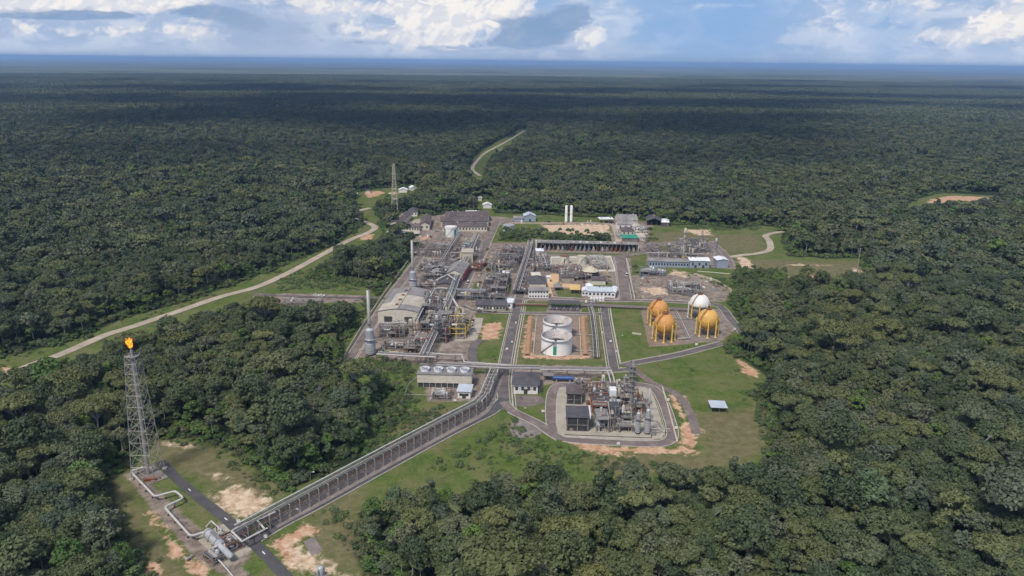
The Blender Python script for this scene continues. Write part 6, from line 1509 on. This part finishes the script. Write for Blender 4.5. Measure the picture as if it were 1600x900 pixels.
# shrubs on the rough grass
sh_m = bpy.data.objects.new('shrub', mk_mesh('shrub', *leaf_soup([((0, 0, .9), 1.5), ((1, .4, .7), 1.0), ((-.8, .6, .8), 1.1), ((.1, -1, .6), .9)], 60, .45, random.Random(9)), L_BRIGHT)); col.objects.link(sh_m)
sh_m2 = bpy.data.objects.new('shrub', mk_mesh('shrub', *leaf_soup([((0, 0, .9), 1.4), ((.9, .4, 1.0), 1.0), ((-.8, -.5, .6), 1.1)], 60, .45, random.Random(12)), L_MID)); col.objects.link(sh_m2)
SHRUB = [([(600,705),(574,700),(582,672),(604,640),(618,606),(640,600),(655,640),(690,650)], .05), ([(560,735,3),(640,700),(690,665),(740,650),(640,640),(600,640)], .02), ([(660,735),(740,690),(800,652),(850,690),(900,705),(1000,722),(1100,735),(1000,740),(800,740)], .035), ([(250,690),(330,690),(440,770),(420,780),(380,745),(300,700)], .03), ([(180,740),(200,800),(250,880),(240,900),(200,850)], .03),
         ([(1040,350),(1190,355),(1180,362),(1100,360),(1050,356)], .03), ([(1000,370),(1030,372),(1030,385),(1005,384)], .03), ([(0,560),(281,475),(560,360),(560,366),(300,480),(0,575)], .012), ([(430,425),(520,420),(570,445),(560,455),(430,455)], .04), ([(640,585),(660,640),(755,628),(740,650),(640,680),(620,620)], .02), ([(1080,428),(1230,446),(1140,460)], .04), ([(1000,540),(1130,545),(1190,600),(1180,640),(1120,600)], .004), ([(540,562),(640,566),(640,600),(600,600)], .05), ([(1180,600),(1210,600),(1200,720),(1190,700)], .06),
         ([(560,560),(600,556),(650,570),(640,600)], .06), ([(535,565),(552,522),(585,470),(560,460),(535,500)], .04), ([(480,800),(540,780),(560,870),(600,905),(570,905),(520,840)], .02)]
Q = []
for pts, dn in SHRUB:
    pg = poly(pts); lo, hi = pg.min(0), pg.max(0); n = int((hi-lo).prod()*dn*2.6); q_ = rng.uniform(lo, hi, (n, 2)); q_ = q_[signed(q_, pg) > 0]; Q.append(q_)
Q = np.concatenate(Q); Q = Q[road_dist(Q) > 2.5]
sh_m.location = (Q[0][0], Q[0][1], 0); sh_m2.location = (Q[1][0], Q[1][1], 0)
for s_, w_ in ((sh_m, 'bright green shrub on the rough grass by the pipe road'), (sh_m2, 'mid green shrub on the rough grass by the pipe road')): tag(s_, w_, 'shrub', 'shrubs on the rough grass')
scatter('undergrowth', Q[2:], (.3+1.0*rng.random(len(Q)-2)**2), rng.integers(0, 2, len(Q)-2), 0, [sh_m, sh_m2])

# single trees in the plant
def single(px, py, k, s, label):
    rt = empty('broadleaf_tree', PX(px, py), rng.uniform(0, 6), label, 'tree'); rt.scale = (s,)*3
    for nm, me in (('crown', PROTO[k][0]), ('trunk', PROTO[k][2])):
        o = bpy.data.objects.new(nm, me); col.objects.link(o); o.parent = rt
for a in ((762, 430, 1, .42, 'round tree, left one of two in the old process unit'), (788, 428, 0, .38, 'round tree, right one of two in the old process unit'), (992, 427, 1, .5, 'round dark tree beside the pale blue-grey group'), (762, 396, 0, .4, 'small tree at the bend of the north road'), (1015, 367, 1, .55, 'dark round tree at the corner of the workshop cluster'),
          (771, 563, 6, .28, 'bush at the lower corner of the grass by the main road'), (849, 441, 1, .32, 'small tree behind the two-storey office'), (951, 440, 2, .3, 'small flat tree by the wide yard road'), (599, 348, 1, 1.05, 'big dark tree left of the courtyard offices'), (750, 428, 1, .3, 'little tree on the left of the old process unit'), (787, 392, 6, .4, 'bushy tree below the hedge by the north road'), (1076, 436, 6, .3, 'small bush left of the low wall'), (596, 330, 0, .8, 'tree by the foot of the communications tower'), (940, 396, 6, .2, 'shrub on the grass strip'), (1098, 375, 5, .3, 'low tree near the lattice mast'), (814, 625, 6, .16, 'tiny shrub in the lawn before the hip-roofed house')): single(*a)

# bare pale trees and palms standing out of the canopy
def dead_mesh(seed):
    q = random.Random(seed); b = MB()
    def grow(p, d, L, r, n):
        e = p+d*L; b.tube(p, e, r, r*.65, 5)
        if n == 0: return
        for _ in range(q.choice([2, 3])):
            a = (d+Vector((q.uniform(-.8, .8), q.uniform(-.8, .8), q.uniform(-.1, .5)))).normalized(); grow(e, a, L*q.uniform(.55, .75), r*.62, n-1)
    grow(Vector((0, 0, 0)), Vector((.03, 0, 1)), 13, .30, 0); grow(Vector((.4, 0, 12.8)), Vector((.05, .05, 1)).normalized(), 3.6, .24, 5)
    me = bpy.data.meshes.new('bare_tree'); me.from_pydata(b.v, [], b.f); me.materials.append(M['deadwood']); return me
DM = [dead_mesh(k) for k in range(4)]
bare = [(76, 600, 'near the left edge above the flare'), (310, 565, 'in the forest right of the flare tip'), (1535, 700, 'near the right edge of the forest'), (1390, 655, 'right forest beside the brown field'), (1050, 870, 'bottom centre of the foreground'), (1492, 600, 'right forest, upper'), (1190, 830, 'foreground right of centre'), (1420, 760, 'lower right forest'), (500, 615, 'forest left of the cooling tower'), (333, 415, 'forest beyond the dirt road'), (205, 300, 'wide forest beyond the dirt road'), (30, 420, 'upper left forest'), (593, 268, 'left of the communications tower'), (1110, 545, 'edge of the forest behind the sphere road')][:13]
for k, (px, py, s) in enumerate(bare):
    p = PX(px, py, 13); o = bpy.data.objects.new('bare_tree', DM[k % 4]); col.objects.link(o); o.location = (p.x, p.y, 0); o.rotation_euler = (0, 0, k*1.3); sc = .72+.25*((k*7) % 5)/5; o.scale = (sc,)*3
    tag(o, 'pale leafless tree rising from the canopy, '+s, 'bare tree')
def palm():
    rt = MB(); rt.tube((0, 0, 0), (.3, 0, 9), .22, .16, 6); V_, F_ = [], []; q = random.Random(2)
    for k in range(15):
        t = k*2.4; up = q.uniform(.2, 1.0); L = q.uniform(3.6, 5.2); pr = None
        for j in range(7):
            u = j/6; r = L*u; z = 9+up*2.6*u-3.2*u*u*(1.3-up*.4); p = Vector((.3+r*math.cos(t), r*math.sin(t), z)); sd_ = Vector((-math.sin(t), math.cos(t), 0))*(.75*math.sin(math.pi*min(1, u*.85+.12)))
            cur = (p-sd_-Vector((0, 0, .25)), p, p+sd_-Vector((0, 0, .25)))
            if pr:
                i = len(V_); V_ += [tuple(x) for x in (pr[0], cur[0], cur[1], pr[1], pr[2], cur[2])]; F_ += [(i, i+1, i+2, i+3), (i+3, i+2, i+5, i+4)]
            pr = cur
    tm = bpy.data.meshes.new('trunk'); tm.from_pydata(rt.v, [], rt.f); tm.materials.append(M['bark']); return mk_mesh('fronds', V_, F_, L_MID), tm
fm, tm = palm()
for k, (px, py) in enumerate([(925, 800), (950, 785), (905, 815), (1042, 822), (650, 830), (700, 790), (860, 770), (1290, 690), (150, 690), (60, 760), (1400, 640), (1130, 790), (780, 850), (1240, 780)]):
    p = PX(px, py, 12); rt = empty('palm_tree', (p.x, p.y, 0), k*1.1, 'palm tree with arching fronds '+region(p.x, p.y), 'palm tree', 'palm trees '+region(p.x, p.y)); s = 1.15+.25*((k*3) % 4)/4; rt.scale = (s,)*3
    for nm, me in (('fronds', fm), ('trunk', tm)): o = bpy.data.objects.new(nm, me); col.objects.link(o); o.parent = rt

# ---------------------------------------------------------------- clouds overhead, above the top of the picture, that shade the middle distance
def clouds():
    m = bpy.data.materials.new('cloud_white'); m.use_nodes = True; b = m.node_tree.nodes['Principled BSDF']; b.inputs['Base Color'].default_value = (.85, .86, .88, 1); b.inputs['Roughness'].default_value = 1
    q = random.Random(21); alt = 1250.
    off = Vector((-sun_dir.x, -sun_dir.y, 0))/sun_dir.z*alt            # where the shadow of a point at that height lands
    def cloud(label, blobs):
        c0 = Vector(blobs[0][:2]+(0,)); mb = MB()
        for (gx, gy, r, rz) in blobs:
            for _ in range(9):
                x = gx+q.uniform(-.65, .65)*r; y = gy+q.uniform(-.65, .65)*rz; s = min(r, rz)*q.uniform(.35, .6)
                i = len(mb.v); mb.ball((x-off.x-c0.x, y-off.y-c0.y, q.uniform(0, 30)), s, 12, 6, .28)
                for k in range(i, len(mb.v)): v = mb.v[k]; mb.v[k] = (v[0]+q.uniform(-.07, .07)*s, v[1]+q.uniform(-.07, .07)*s, max(-25, v[2]))
        o = mb.build('cloud', m); o.location = (c0.x, c0.y, alt); tag(o, label, 'cloud'); return o
    cloud('small cumulus high above the forest beyond the plant', [(-750, 1500, 420, 160), (-200, 1430, 420, 130), (420, 1560, 420, 170)])
    cloud('broad cumulus high above the forest ahead', [(-650, 2300, 800, 460), (250, 2250, 900, 480), (900, 2550, 500, 260)])
    cloud('cumulus bank above the mid-distance forest', [(-1700, 3200, 1100, 600), (-300, 3400, 1100, 700), (1100, 3500, 1000, 500), (2400, 3500, 600, 300)])
    cloud('long cumulus bank further ahead', [(-2900, 4500, 1100, 500), (-1200, 4800, 1300, 700), (500, 4900, 1200, 600), (2300, 4700, 1100, 500)])
    far = [(-4200, 6300, 700, 300), (-2600, 6100, 900, 400), (-900, 6500, 900, 350), (600, 6900, 700, 300), (2000, 6300, 1000, 500), (3600, 6700, 1000, 500), (4600, 5600, 700, 400), (-3500, 8200, 500, 250), (300, 9000, 700, 250), (2900, 8600, 900, 400), (5000, 9000, 800, 400)]
    for k, b_ in enumerate(far): cloud('small scattered cumulus drifting above the far forest', [b_])['group'] = 'scattered cumulus above the far forest'
clouds()
